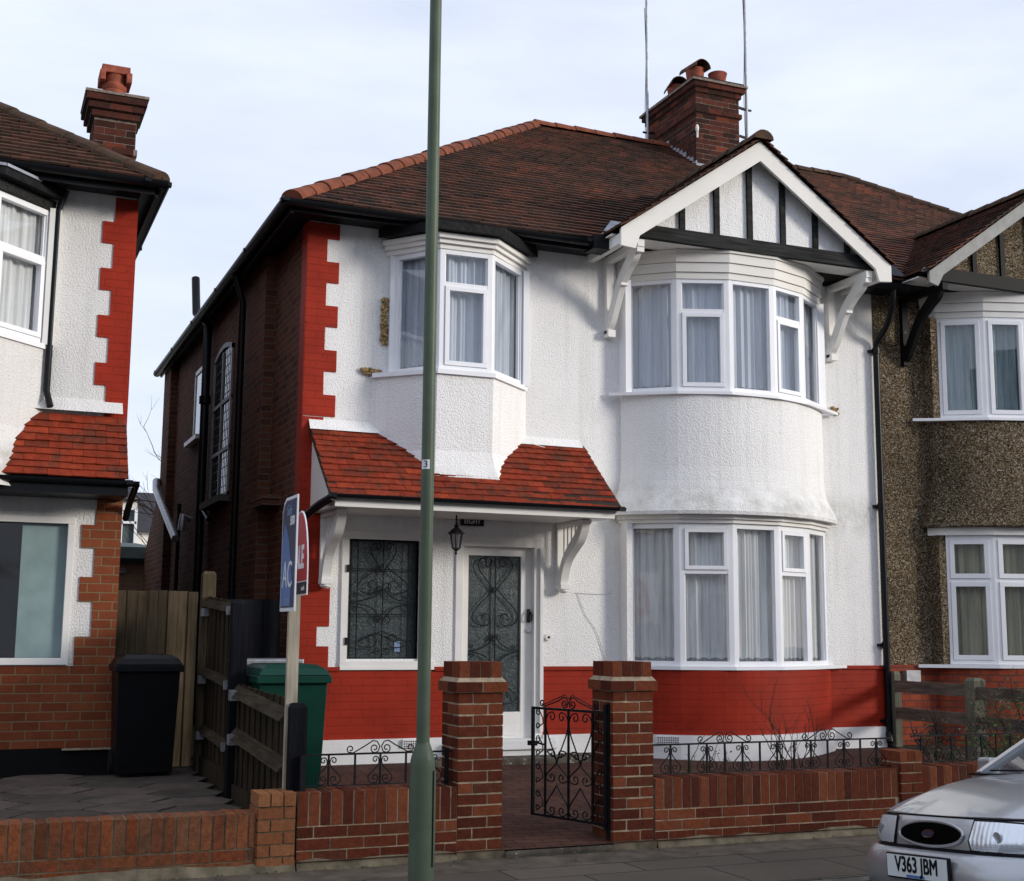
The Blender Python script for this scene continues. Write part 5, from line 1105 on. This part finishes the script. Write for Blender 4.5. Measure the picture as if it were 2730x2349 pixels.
pgo = thing('passage_gate', 'pale vertical board gate closing the passage between the houses', 'gate', (1.66, 12.5, -1.25)); pg.build('boards', M['wood_l'], pgo)
m = MB(); m.box((1.285, 12.45, -1.25), (1.30, 12.52, .62)); m.build('gate_stile', M['blackp'], pgo)
dp = MB(); x = 2.13; i = 0
while x < 2.79: dp.box((x, 12.40-(.01 if i % 2 else 0), -1.25), (min(x+.1, 2.8), 12.42-(.01 if i % 2 else 0), .29+random.uniform(-.004, .004))); x += .103; i += 1
tag(dp.build('screen_fence', M['wood_b']), 'dark stained board screen between the tall post and the white house', 'fence')
def bin_(name, label, mat, x0, x1, yf, zb, zt, depth=.72, lidmat=None):
    t_ = thing(name, label, 'wheelie bin', ((x0+x1)/2, yf+depth/2, zb)); m = MB(); cx = (x0+x1)/2; wt = (x1-x0)/2; wb = wt*.88; L0 = len(m.v)
    def sec(hw, ya, yb, z): return [(cx-hw, ya, z), (cx+hw, ya, z), (cx+hw, yb, z), (cx-hw, yb, z)]
    vs = sec(wb, yf+.10, yf+depth*.82, zb+.03)+sec(wt*.96, yf+.02, yf+depth*.95, zt-.14)+sec(wt*.97, yf+.01, yf+depth*.96, zt-.13)
    m.add(vs, [(0, 3, 2, 1)]+[(4*k+i, 4*k+(i+1) % 4, 4*k+4+(i+1) % 4, 4*k+4+i) for k in range(2) for i in range(4)]+[(8, 9, 10, 11)]); m.build('bin_body', mat, t_, bevel=.02)
    m = MB(); m.box((x0-.015, yf-.02, zt-.145), (x1+.015, yf+depth, zt-.085)); m.build('bin_rim', mat, t_, bevel=.008)
    m = MB(); vs = sec(wt+.005, yf-.03, yf+depth, zt-.083)+sec(wt-.03, yf+.02, yf+depth-.02, zt-.03)+sec(wt-.08, yf+.10, yf+depth-.05, zt)
    m.add(vs, [(0, 3, 2, 1)]+[(4*k+i, 4*k+(i+1) % 4, 4*k+4+(i+1) % 4, 4*k+4+i) for k in range(2) for i in range(4)]+[(8, 9, 10, 11)]); m.build('bin_lid', lidmat or mat, t_, bevel=.01)
    m = MB(); m.tube([(x0+.04, yf+depth+.03, zt-.10), (x1-.04, yf+depth+.03, zt-.10)], .015, 8); m.build('bin_handle', mat, t_)
    for xx in (cx-wb-.0, cx+wb): m = MB(); m.tube([(xx-.02, yf+depth*.8, zb+.10), (xx+.02, yf+depth*.8, zb+.10)], .10, 18); m.build('wheel', M['rubber'], t_)
bin_('wheelie_bin', 'black wheelie bin against the left house corner', M['binb'], 1.24, 1.78, 11.62, -1.25, -.22, .56)
bin_('wheelie_bin', 'dark green wheelie bin behind the low fence', M['bing'], 2.16, 2.73, 10.25, -1.32, -.27, .72)
m = MB(); m.box((2.14, 11.3, -1.25), (2.75, 11.75, -.30)); m.box((2.12, 11.28, -.30), (2.77, 11.77, -.25)); tag(m.build('storage_box', M['galv'], bevel=.01), 'pale grey storage box behind the green wheelie bin', 'storage box')
# estate agents boards
sb_ = thing('sale_board', 'blue estate agent board lettered AC on a cream post', 'sign board', (2.03, 8.64, -1.45))
m = MB(); m.box((2.003, 8.61, -1.45), (2.05, 8.655, .16)); m.build('post', M['cream'], sb_)
BX = 2.0; m = MB(); zb, zt, ya, yb = .125, .895, 8.44, 8.86
out = [(ya, zb), (yb, zb), (yb, zt-.09), (yb-.04, zt-.03), (yb-.1, zt), (ya, zt)]
m.extr(out, (BX, 0, 0), (0, 1, 0), (0, 0, 1), (1, 0, 0), -.005, .005, 0); 
panel = m.build('board_panel', M['letter'], sb_)
ins_ = [(ya+.02, zb+.025), (yb-.02, zb+.025), (yb-.02, zt-.1), (yb-.055, zt-.05), (yb-.11, zt-.022), (ya+.02, zt-.022)]
m = MB(); m.extr(ins_, (BX, 0, 0), (0, 1, 0), (0, 0, 1), (1, 0, 0), -.0075, -.0052); m.build('blue_panel', M['signb'], panel)
m = MB(); m.extr([(ya+.09, .34), (ya+.20, .60), (yb-.10, .72), (yb-.03, .60), (yb-.03, .16), (ya+.12, .16)], (BX, 0, 0), (0, 1, 0), (0, 0, 1), (1, 0, 0), -.009, -.0076); m.build('pale_blue_shape', M['signb2'], panel)
A_, B_, W_ = (0, -1, 0), (0, 0, 1), (-1, 0, 0)
textmesh('AC', .25, M['letter'], 'lettering', panel, (BX-.009, 8.65, .36), A_, B_, W_, .001, False, .82)
textmesh('5000', .085, M['letter'], 'lettering', panel, (BX-.0075, 8.55, .725), A_, B_, W_, .001, False, .75, .002)
textmesh('Sale', .10, M['letterb'], 'lettering', panel, (BX-.0075, 8.64, .80), A_, B_, W_, .001, False, .9)
textmesh('tions', .10, M['letterb'], 'lettering', panel, (BX-.0075, 8.66, .195), A_, B_, W_, .001, False, .8)
rb_ = thing('sale_board', 'red arched estate agent board ending in LE, behind the blue one', 'sign board', (2.19, 9.22, -1.4))
m = MB(); m.box((2.18, 9.2, -1.4), (2.22, 9.24, .4)); m.build('post', M['cream'], rb_)
R0 = Vector((2.15, 8.73, 0)); RD = Vector((.06, 1, 0)).normalized(); RW = Vector((-RD.y, RD.x, 0)); k = 14; Wd = .62
top = [(Wd/2-Wd/2*math.cos(PI*i/k), .42+.42*math.sin(PI*i/k)*1.0) for i in range(k+1)]
m = MB(); m.extr([(0, .24)]+top+[(Wd, .24)], R0, RD, (0, 0, 1), RW, -.004, .004); panel = m.build('board_panel', M['letter'], rb_)
ti = [(.012+(Wd-.024)*(a/Wd), .38 if False else b-.012) for a, b in top]
m = MB(); m.extr([(.012, .34)]+ti+[(Wd-.012, .34)], R0, RD, (0, 0, 1), RW, .0042, .0065); m.build('red_panel', M['signr'], panel)
m = MB(); m.extr([(.012, .25), (.012, .332), (Wd-.012, .332), (Wd-.012, .25)], R0, RD, (0, 0, 1), RW, .0042, .0065); m.build('navy_panel', M['navy'], panel)
textmesh('SALE', .22, M['letter'], 'lettering', panel, R0+RD*.33+RW*.0065+Vector((0, 0, .50)), -RD, (0, 0, 1), RW, .001, False, .88, .008)
m = MB(); m.extr([(.012, .25)]+[(.012, .34)]+ti+[(Wd-.012, .34), (Wd-.012, .25)], R0, RD, (0, 0, 1), RW, -.0065, -.0042); m.build('reverse_panel', M['signr'], panel)
textmesh('FOR', .19, M['letter'], 'lettering', panel, R0+RD*.30-RW*.0065+Vector((0, 0, .60)), RD, (0, 0, 1), -RW, .001, False, .9, .006)
textmesh('SALE', .19, M['letter'], 'lettering', panel, R0+RD*.30-RW*.0065+Vector((0, 0, .42)), RD, (0, 0, 1), -RW, .001, False, .9, .006)
textmesh('.co.uk', .05, M['letter'], 'lettering', panel, R0+RD*.14+RW*.0065+Vector((0, 0, .29)), -RD, (0, 0, 1), RW, .001, False, 1)

# ------------------------------------------------------------------ lamp post
lp = thing('lamp_post', 'tall grey-green steel lamp post standing in the pavement', 'lamp post', (2.51, 7.3, -1.52))
m = MB(); n = 28; m.lathe((2.51, 7.3, -1.6), [(.0735, 0), (.0725, .82), (.0715, .86), (.066, .885), (.045, .945), (.039, .96), (.039, .97)], n); m.build('base_column', M['post'], lp, smooth=True)
m = MB(); m.lathe((2.509, 7.3, -.64), [(.039, 0), (.0385, 3.0), (.036, 6.4)], n); m.build('shaft', M['post'], lp, smooth=True)
m = MB()
cz = [(-.05, -.78), (.0, -.745), (.05, -.78), (.05, -1.27), (0, -1.30), (-.05, -1.27)]
for i in range(2):
    pass
ar = rad(-22); 
for j in range(9):
    pass
door_pts = []
dm = MB(); th0, th1 = rad(-52), rad(-2)
for k_ in range(9):
    pass
vs = []; K = 8
for iz, zz in enumerate((-1.32, -1.30, -.83, -.80)):
    for k_ in range(K+1):
        a = th0+(th1-th0)*k_/K; sh_ = .0 if 0 < iz < 3 else .0; rr = .079; vs.append((2.51+rr*math.cos(a), 7.3+rr*math.sin(a), zz))
dm.add(vs, [(i*(K+1)+k_, i*(K+1)+k_+1, (i+1)*(K+1)+k_+1, (i+1)*(K+1)+k_) for i in range(3) for k_ in range(K)])
do = dm.build('inspection_door', M['post'], lp); sm_ = do.modifiers.new('s', 'SOLIDIFY'); sm_.thickness = .008; sm_.offset = -1
dm.__init__()
for a in (th0, th1): dm.tube([(2.51+.077*math.cos(a), 7.3+.077*math.sin(a), -1.33), (2.51+.077*math.cos(a), 7.3+.077*math.sin(a), -.795)], .0035, 6)
dm.build('door_seam', M['ink'], lp)
m = MB(); vs = []; K = 8; a0, a1 = rad(-168), rad(-92)
for zz in (.957, 1.014):
    for k_ in range(K+1): a = a0+(a1-a0)*k_/K; vs.append((2.509+.0405*math.cos(a), 7.3+.0405*math.sin(a), zz))
m.add(vs, [(k_, k_+1, K+1+k_+1, K+1+k_) for k_ in range(K)]); stk_ = m.build('number_sticker', M['letter'], lp)
# the digit is bent round the shaft
td = textmesh('3', .058, M['ink'], 'lettering', stk_, (0, 0, 0), (1, 0, 0), (0, 1, 0), (0, 0, 1), 0, True, 1.1, 0)
amid = rad(-128)
for v in td.data.vertices:
    a = amid+v.co.x/.0405; z_ = v.co.y; v.co = (2.509+.0413*math.cos(a)-2.51, .0413*math.sin(a), .985+z_+1.52)
m = MB(); m.tube([(2.51, 7.3, 5.75), (2.51, 7.1, 6.0), (2.51, 6.5, 6.15)], .025, 8); m.build('bracket_arm', M['post'], lp)
m = MB(); m.box((2.42, 5.9, 6.08), (2.60, 6.55, 6.2)); m.build('lamp_head', M['greyp'], lp, bevel=.04)

# ------------------------------------------------------------------ car
car = thing('parked_car', 'silver hatchback parked facing left, number plate V363 JBM', 'car', (4.86, 5.767, -1.649), (rad(0), 0, 0)); car.scale = (.955, .955, .955)
def car_matrix():
    psi, rl_, pt_ = rad(-2.06), rad(4.9), rad(1.8)     # the cambered, slightly rising gutter
    h = Vector((-math.cos(psi)*math.cos(pt_), -math.sin(psi)*math.cos(pt_), math.sin(pt_))); l = Vector((0, 0, 1)).cross(h).normalized(); u_ = h.cross(l)
    l2 = l*math.cos(rl_)+u_*math.sin(rl_); u2 = h.cross(l2)
    return Matrix(((h.x, l2.x, u2.x), (h.y, l2.y, u2.y), (h.z, l2.z, u2.z)))
car.rotation_euler = car_matrix().to_euler()
# local: x forward (nose at 0), y to the car's left, z up from the ground
def nose(y):
    a = abs(y)/.80; return -.03*a*a-.29*a**4.5
ys = [-.80, -.76, -.70, -.62, -.52, -.40, -.26, -.13, 0, .13, .26, .40, .52, .62, .70, .76, .80]
PATH = [(-.62, -.815)]+[(nose(y)-.02, y) for y in ys]+[(-.62, .815)]
def sweep(mb, prof, path=PATH, mi=0, close=False):
    n = len(path); vs = []
    nr = []
    for i in range(n):
        a, b = path[max(i-1, 0)], path[min(i+1, n-1)]; dx, dy = b[0]-a[0], b[1]-a[1]; l = math.hypot(dx, dy); nr.append((dy/l, -dx/l))
    for o_, z in prof:
        for (x, y), (nx, ny) in zip(path, nr): vs.append((x+nx*o_, y+ny*o_, z))
    mb.add(vs, [(k*n+i, k*n+i+1, (k+1)*n+i+1, (k+1)*n+i) for k in range(len(prof)-1) for i in range(n-1)], mi)
m = MB(); sweep(m, [(-.10, .19), (.0, .20), (.045, .25), (.075, .34), (.08, .43), (.06, .50), (.03, .525), (-.03, .53)]); bumper = m.build('bumper', M['silver'], car, smooth=True, local=True)
m = MB(); sweep(m, [(-.06, .52), (.0, .522), (.002, .54), (-.05, .545)]); m.build('bumper_gap', M['ink'], car, local=True)
nosep = MB(); sweep(nosep, [(-.035, .535), (-.008, .545), (-.008, .60), (-.025, .66), (-.05, .705), (-.07, .715)]); nosep.build('nose_panel', M['silver'], car, smooth=True, local=True)
# bonnet: from the leading edge up to the screen
m = MB(); R_ = 10; nY = len(ys); vs = []
for j in range(R_+1):
    t = j/R_
    for y in ys:
        a = abs(y)/.80; xl = nose(y)-.075; x = xl+(-1.02-.0*a-xl)*t if a < 1 else xl+(-1.02-xl)*t
        z = .715+.235*(1-(1-t)**1.75)-.055*a**3*(t*.6+.15)-.02*a*a
        rdg = .008*math.exp(-((a-.62)/.07)**2)*min(1, t*3); vs.append((x, y*(1-.015*t), z+rdg))
m.add(vs, [(j*nY+i, j*nY+i+1, (j+1)*nY+i+1, (j+1)*nY+i) for j in range(R_) for i in range(nY-1)]); m.build('bonnet', M['silver'], car, smooth=True, local=True)
m = MB(); sweep(m, [(-.055, .700), (-.052, .716), (-.085, .722)], [(nose(y)-.02, y) for y in ys]); m.build('bonnet_gap', M['ink'], car, local=True)
def zside(x): # top edge of the body side
    t = min(1, max(0, (-x-.2)/.85)); return .655+.235*(1-(1-t)**1.6) if x > -1.05 else .885+.035*min(1, (-x-1.05)/2.4)
for s_ in (-1, 1):
    m = MB(); xs_ = [-.36-.04*i for i in range(88)]; n = len(xs_); vs = []; rows_ = 7
    def arch(x):
        r_ = .33
        for wx in (-.72, -3.16):
            if abs(x-wx) < r_: return .29+math.sqrt(r_*r_-(x-wx)**2)
        return .20
    for k in range(rows_):
        for x in xs_:
            lo__ = arch(x); z = lo__+(zside(x)-lo__)*k/(rows_-1); q_ = (z-.2)/.7
            wdt = .80+.028*math.sin(min(1, max(0, q_))*PI)-.02*max(0, q_-.6)-(.10*max(0, (-x-3.4)/.45)**2); wdt -= .06*max(0, (x+.46)/.1)*.3
            vs.append((x, s_*wdt, z))
    m.add(vs, [(k*n+i, k*n+i+1, (k+1)*n+i+1, (k+1)*n+i) for k in range(rows_-1) for i in range(n-1)]); m.build('wing_panel', M['silver'], car, smooth=True, local=True)
    for wx in (-.72, -3.16):
        m = MB(); m.tube([(wx, s_*.62, .29), (wx, s_*.80, .29)], .285, 28); wh = m.build('wheel', M['rubber'], car, smooth=True, local=True)
        m = MB(); m.tube([(wx, s_*.80, .29), (wx, s_*.81, .29)], .19, 24); m.build('hub_cap', M['galv'], wh, local=True)
    m = MB()
    for wx in (-.72, -3.16): m.tube([(wx, s_*.45, .31), (wx, s_*.79, .31)], .335, 24, cap=False)
    m.build('wheel_arch', M['ink'], car, local=True)
# cabin
st_ = [(-1.0, .93, .70, .93), (-1.72, 1.38, .54, .90), (-2.5, 1.41, .56, .90), (-3.3, 1.34, .54, .92), (-3.72, .95, .66, .92)]
m = MB(); m.add([(-1.72, -.52, 1.375), (-2.5, -.54, 1.41), (-3.3, -.52, 1.34), (-3.3, .52, 1.34), (-2.5, .54, 1.41), (-1.72, .52, 1.375), (-1.72, 0, 1.40), (-2.5, 0, 1.43), (-3.3, 0, 1.36)], [(0, 1, 7, 6), (1, 2, 8, 7), (6, 7, 4, 5), (7, 8, 3, 4)])
m.bar((-1.0, -.70, .93), (-1.72, -.53, 1.38), .06, .05); m.bar((-1.0, .70, .93), (-1.72, .53, 1.38), .06, .05); m.bar((-1.72, -.53, 1.385), (-1.72, .53, 1.385), .05, .03)
for s_ in (-1, 1): m.bar((-1.72, s_*.54, 1.37), (-3.3, s_*.54, 1.34), .05, .05); m.bar((-2.3, s_*.76, .9), (-2.4, s_*.55, 1.37), .06, .03); m.bar((-3.75, s_*.68, .93), (-3.3, s_*.54, 1.34), .14, .05)
m.build('roof', M['silver'], car, smooth=True, local=True, bevel=.005)
m = MB(); m.add([(-1.0, -.69, .93), (-1.0, .69, .93), (-1.72, .52, 1.37), (-1.72, -.52, 1.37)], [(0, 1, 2, 3)]); m.build('windscreen', M['glass_d'], car, local=True)
m = MB()
for s_ in (-1, 1): m.add([(-1.05, s_*.75, .90), (-3.6, s_*.74, .93), (-3.3, s_*.545, 1.33), (-1.74, s_*.545, 1.37)], [(0, 1, 2, 3)])
m.add([(-3.78, -.66, .93), (-3.78, .66, .93), (-3.32, .52, 1.33), (-3.32, -.52, 1.33)], [(0, 1, 2, 3)]); m.build('side_windows', M['glass_d'], car, local=True)
m = MB(); m.box((-3.8, -.70, .2), (-3.7, .70, .93)); m.box((-3.7, -.76, .25), (-1.03, .76, .88)); m.box((-1.04, -.72, .70), (-.95, .72, .925)); m.box((-3.88, -.72, .3), (-3.8, .72, .5)); m.build('tailgate', M['silver'], car, local=True)
m = MB(); m.bar((-.98, -.72, .935), (-.98, .72, .935), .10, .012); m.bar((-.96, -.55, .96), (-1.02, .10, .965), .014, .01); m.bar((-.96, .05, .96), (-1.02, .62, .965), .014, .01); m.build('wiper', M['ink'], car, local=True)
for s_ in (-1, 1): m = MB(); m.box((-1.22, s_*.80-.07, .93), (-1.12, s_*.80+.07, 1.04)); m.build('door_mirror', M['silver'], car, local=True, bevel=.02)
# grille: recessed dark oval with badge
def onnose(y, z, o_=0.0):
    d = .001; dx = (nose(y+d)-nose(y-d))/(2*d); n_ = Vector((1, -dx, 0)).normalized(); back = -.008-(.0 if z < .60 else (z-.60)*.35)
    return Vector((nose(y)-.02, y, z))+n_*(back+o_)
m = MB(); K = 40
def oval(cy, cz, ay, az, o_, mb, mi=0, e=2.3):
    vs = [onnose(cy, cz, o_)]
    for k_ in range(K):
        t = 2*PI*k_/K; c_, s__ = math.cos(t), math.sin(t); vs.append(onnose(cy+ay*math.copysign(abs(c_)**(2/e), c_), cz+az*math.copysign(abs(s__)**(2/e), s__), o_))
    mb.add(vs, [(0, 1+k_, 1+(k_+1) % K) for k_ in range(K)], mi); return vs
vs = oval(0, .618, .26, .058, .012, m); gro = m.build('grille', M['void'], car, local=True)
m = MB(); m.tube([onnose(.275*math.cos(2*PI*k_/K), .618+.067*math.sin(2*PI*k_/K), .008) for k_ in range(K+1)], .009, 6, cap=False); m.build('grille_surround', M['silver'], gro, smooth=True, local=True)
m = MB(); oval(0, .618, .055, .022, .020, m, 0, 2); bo = m.build('badge', M['chrome'], gro, local=True)
m = MB(); oval(0, .618, .046, .016, .023, m, 0, 2); m.build('badge_centre', M['navy'], gro, local=True)
# headlights
for s_ in (-1, 1):
    pts = [(.345, .70), (.50, .70), (.62, .695), (.70, .68), (.765, .645), (.785, .60), (.77, .56), (.70, .548), (.50, .548), (.34, .55), (.325, .60)]
    for nm, o_, mt, sc in (('headlight_surround', .004, M['ink'], 1.07), ('headlight', .009, M['reflector'], 1.0), ('headlight_lens', .016, M['lens'], 1.0)):
        cy_, cz_ = .55, .625; m = MB(); K2 = 6; rings_ = []
        vs = []; P_ = [(cy_+(a-cy_)*sc, cz_+(b-cz_)*(sc if sc == 1 else 1.12)) for a, b in pts]
        for k_ in range(K2+1):
            for a, b in P_: vs.append(onnose(s_*(cy_+(a-cy_)*k_/K2), cz_+(b-cz_)*k_/K2, o_))
        nP = len(P_); m.add(vs, [(k_*nP+i, k_*nP+(i+1) % nP, (k_+1)*nP+(i+1) % nP, (k_+1)*nP+i) for k_ in range(K2) for i in range(nP)])
        if nm == 'headlight_surround': m.build('headlight_surround', mt, car, local=True)
        elif nm == 'headlight': hl = m.build('headlight', mt, car, smooth=True, local=True)
        else: m.build('lens', mt, hl, local=True)
    m = MB(); c_ = onnose(s_*.50, .622, .011); m.tube([c_, c_+Vector((.004, 0, 0))], .03, 18); m.build('bulb_bowl', M['galv'], hl, local=True)
# number plate
m = MB(); m.box((.055, -.275, .365), (.078, .275, .505)); npk = m.build('number_plate', M['ink'], car, local=True, bevel=.008)
m = MB(); m.box((.078, -.262, .375), (.0805, .262, .495)); m.build('plate_face', M['plate'], npk, local=True)
textmesh('V363 JBM', .118, M['ink'], 'lettering', npk, (.0805, 0, .442), (0, 1, 0), (0, 0, 1), (1, 0, 0), .001, True, .80, .0022)
m = MB(); m.box((.081, -.09, .377), (.0818, .07, .392)); m.build('dealer_strip', M['signb2'], npk, local=True)
m = MB(); m.box((-.05, -.62, .20), (.062, .62, .285)); m.build('lower_grille', M['ink'], car, local=True)

# ------------------------------------------------------------------ right boundary fence and planting
bf = thing('fence', 'weathered horizontal plank fence on the boundary right of the bay', 'fence', (9.86, 10.8, -1.25))
M['wood_p'] = wood('grey_brown_plank', (.07, .058, .05), (.17, .14, .12), 1, 40)
for (y0, y1, z0, z1) in ((10.95, 12.2, -.64, -.51), (10.95, 12.2, -.94, -.81), (8.9, 10.95, -.66, -.53), (8.9, 10.95, -.96, -.83)):
    m = MB(); m.box((9.84, y0, z0), (9.865, y1, z1)); m.build('plank', M['wood_p'], bf)
post(9.88, 12.20, .09, -1.3, -.41, M['wood_g'], 'thin grey post against the wall beside the black downpipe')
post(9.88, 10.92, .15, -1.3, -.44, M['wood_g'], 'stout grey-green wooden post in the plank fence')
m = MB(); m.box((9.9, 12.0, -1.3), (9.92, 12.05, -.45)); m.bar((9.95, 10.6, -1.25), (9.9, 11.3, -.6), .04); 
def twig(mb, p, d, l, r, depth, spread=.5, leaves=None, up=.15):
    p = Vector(p); d = Vector(d).normalized(); pts = [p]; k = 5
    for i in range(k): d = (d+Vector((random.uniform(-.18, .18), random.uniform(-.18, .18), random.uniform(-.08, .12)+up*.1))).normalized(); p = p+d*l/k; pts.append(p)
    mb.tube(pts, r, 5, radii=[r*(1-.6*i/k) for i in range(k+1)])
    if leaves is not None and depth <= 1: leaves.append((p, d))
    if depth > 0:
        for j in range(random.choice((2, 3))):
            b = pts[random.randint(2, k)]; nd = (d+Vector((random.uniform(-spread, spread)*1.4, random.uniform(-spread, spread)*1.4, random.uniform(-.2, spread)))).normalized(); twig(mb, b, nd, l*random.uniform(.45, .7), r*.6, depth-1, spread, leaves, up)
def bush(name, label, base, stems, h, r, depth, leafm=None, nl=3, ls=.012, lean=.35, mat='bark'):
    t_ = thing(name, label, 'shrub', base, group='plants behind the railings'); m = MB(); lv_ = []
    for i in range(stems):
        a = random.uniform(0, 2*PI); twig(m, Vector(base)+Vector((random.uniform(-.05, .05), random.uniform(-.03, .03), 0)), (lean*math.cos(a), lean*math.sin(a)*.6, 1), h*random.uniform(.6, 1), r, depth, .5, lv_)
    m.build('stems', M[mat], t_)
    if leafm:
        q_ = MB()
        for p, d in lv_: leafcl(q_, p, nl, .03, ls)
        q_.build('leaves', M[leafm], t_)
bush('rose_bush', 'small green-stemmed rose cutting behind the railing next to the pier', (5.36, 9.15, -1.33), 3, .36, .007, 1, 'leaf', 2, .010, .3, 'bark_g')
bush('rose_bush', 'leafy low rose with a taller shoot behind the railing scrolls', (5.55, 9.2, -1.33), 5, .42, .006, 1, 'leaf_r', 4, .014)
bush('rose_bush', 'short rose with bronze leaves between two railing scrolls', (5.78, 9.2, -1.33), 6, .30, .005, 1, 'leaf_r', 4, .013)
bush('rose_bush', 'tall bare-stemmed rose bush in front of the red brick band', (6.36, 9.2, -1.33), 6, .62, .007, 2, 'leaf_r', 1, .009, .4)
bush('rose_bush', 'single lanky bare rose shoot right of the tall bush', (6.62, 9.3, -1.33), 2, .68, .008, 1, 'leaf_r', 1, .008, .35)
def shrub(label, c, R_, n, mat, sx=1.0):
    t_ = thing('garden_shrub', label, 'shrub', (c[0], c[1], -1.3), group='shrubs in the neighbouring garden'); m = MB()
    for i in range(8): twig(m, (c[0], c[1], -1.3), (random.uniform(-.6, .6), random.uniform(-.6, .6), 1), c[2]+1.3+R_*.5, .008, 1)
    m.build('stems', M['bark'], t_); m = MB()
    for i in range(n):
        v = Vector((random.gauss(0, .5)*sx, random.gauss(0, .5), random.gauss(0, .42)))*R_; leafcl(m, Vector(c)+v, 14, .06, .020)
    m.build('leaves', M[mat], t_)
shrub('green leafy shrub by the plank fence above the car bonnet', (8.75, 9.35, -1.08), .36, 90, 'leaf', 1.2)
shrub('straggly grey-green shrub climbing right of the stout fence post', (9.45, 9.9, -.78), .34, 60, 'leaf_m', 1.7)
shrub('small red-flecked plant in the bed behind the right-hand railing', (7.75, 9.0, -1.15), .2, 20, 'leaf_m', 1.5)
shrub('brown withered plant at the foot of the plank fence', (8.95, 10.5, -.98), .24, 18, 'leaf_m', 1.0)

# ------------------------------------------------------------------ seen down the passage
ob = thing('outbuilding', 'small buff brick outbuilding with a grey-green flat roof', 'outbuilding', (2.5, 22.5, -1.2))
m = MB(); m.box((.9, 22.5, -1.25), (2.90, 25.5, 1.14)); m.build('wall', M['buff'], ob)
m = MB(); m.extr([(22.35, 1.14), (25.6, 1.24), (25.6, 1.62), (22.35, 1.35)], (0, 0, 0), (0, 1, 0), (0, 0, 1), (1, 0, 0), .8, 2.95); m.build('roof', M['felt'], ob)
m = MB(); m.box((.8, 22.3, 1.08), (2.95, 22.36, 1.16)); m.tube([(2.86, 22.38, 1.1), (2.86, 22.38, -1.2)], .045, 8); m.build('gutter', M['plastic'], ob)
m = MB(); m.box((2.2, 22.44, .92), (2.45, 22.5, 1.0)); m.build('vent', M['greyp'], ob)
bh = thing('house', 'distant white house with dark slate roof beyond the outbuilding', 'house', (4.6, 35, -1.3))
m = MB(); m.box((4.02, 35, -1.3), (9, 42, 2.55)); m.box((1.8, 33.6, -1.3), (3.86, 42, 3.25)); m.build('wall', M['whitep'], bh)
m = MB(); m.extr([(34.8, 2.5), (38.5, 3.9), (42, 2.5)], (0, 0, 0), (0, 1, 0), (0, 0, 1), (1, 0, 0), 4.02, 9.2); m.extr([(33.4, 3.2), (37.5, 4.1), (42, 3.2)], (0, 0, 0), (0, 1, 0), (0, 0, 1), (1, 0, 0), 1.6, 3.95); m.build('roof', M['slate'], bh)
m = MB(); m.box((3.5, 33.55, 2.0), (3.85, 33.6, 2.95)); bw_ = m.build('window', M['glass_d'], bh); m = MB(); m.box((3.46, 33.5, 1.96), (3.52, 33.62, 2.98)); m.box((3.80, 33.5, 1.96), (3.87, 33.62, 2.98)); m.box((3.5, 33.5, 1.94), (3.85, 33.62, 2.0)); m.box((3.5, 33.5, 2.6), (3.85, 33.62, 2.66)); m.build('frame', M['upvc'], bw_)
tr = thing('tree', 'bare branched tree behind the outbuilding, between the houses', 'tree', (3.9, 26.5, -1.2)); m = MB()
m.tube(smoothpts([(4.4, 26.5, -1.2), (4.3, 26.5, 0.5), (4.25, 26.4, 1.8), (4.3, 26.5, 3.0)], 3), .1, 8); m.build('trunk', M['bark'], tr); m = MB()
for (p, d, l) in (((4.3, 26.5, 2.0), (-1, -.05, .22), 1.5), ((4.28, 26.5, 1.6), (-1, 0, .55), 2.0), ((4.3, 26.5, 2.4), (-1, .05, .12), 1.9), ((4.3, 26.5, 1.2), (-1, 0, .40), 1.9), ((4.3, 26.5, 2.8), (-.6, 0, .3), 1.4), ((4.3, 26.5, 1.7), (-1, 0, .35), 1.6)): twig(m, p, d, l*.8, .015, 3, .5)
m.build('crown', M['bark'], tr)

# ------------------------------------------------------------------ houses across the street (behind the camera: they shade the foreground and show in the window reflections)
def opposite(x0, x1, label):
    t_ = thing('house', label, 'house', ((x0+x1)/2, -8, -1.5), group='houses across the street'); m = MB(); m.box((x0, -16, -1.6), (x1, -8, 3.9)); m.build('wall', M['render_l'], t_)
    m = MB(); m.extr([(-7.7, 3.8), (-12, 7.1), (-16.3, 3.8)], (0, 0, 0), (0, 1, 0), (0, 0, 1), (1, 0, 0), x0-.1, x1+.1); m.build('roof', M['tile_d'], t_)
    for xx in (x0+1.6, x1-3.4):
        m = MB(); m.box((xx, -8.02, 2.3), (xx+1.8, -7.98, 3.4)); m.box((xx, -8.02, -.5), (xx+1.8, -7.98, 1.0)); m.build('window', M['glass_d'], t_)
    m = MB(); m.box(((x0+x1)/2-.5, -12.5, 6.2), ((x0+x1)/2+.5, -11.6, 8.3)); m.build('chimney', M['brick_c'], t_)
for i, (x0, w_) in enumerate(zip((-22, -7.5, 7, 21.5, 36, 50.5), ('far left end', 'left of the camera', 'opposite the silver car', 'third from the right end', 'second from the right end', 'far right end'))):
    opposite(x0, x0+14.3, 'pale rendered house pair across the street, '+w_+' of the row')
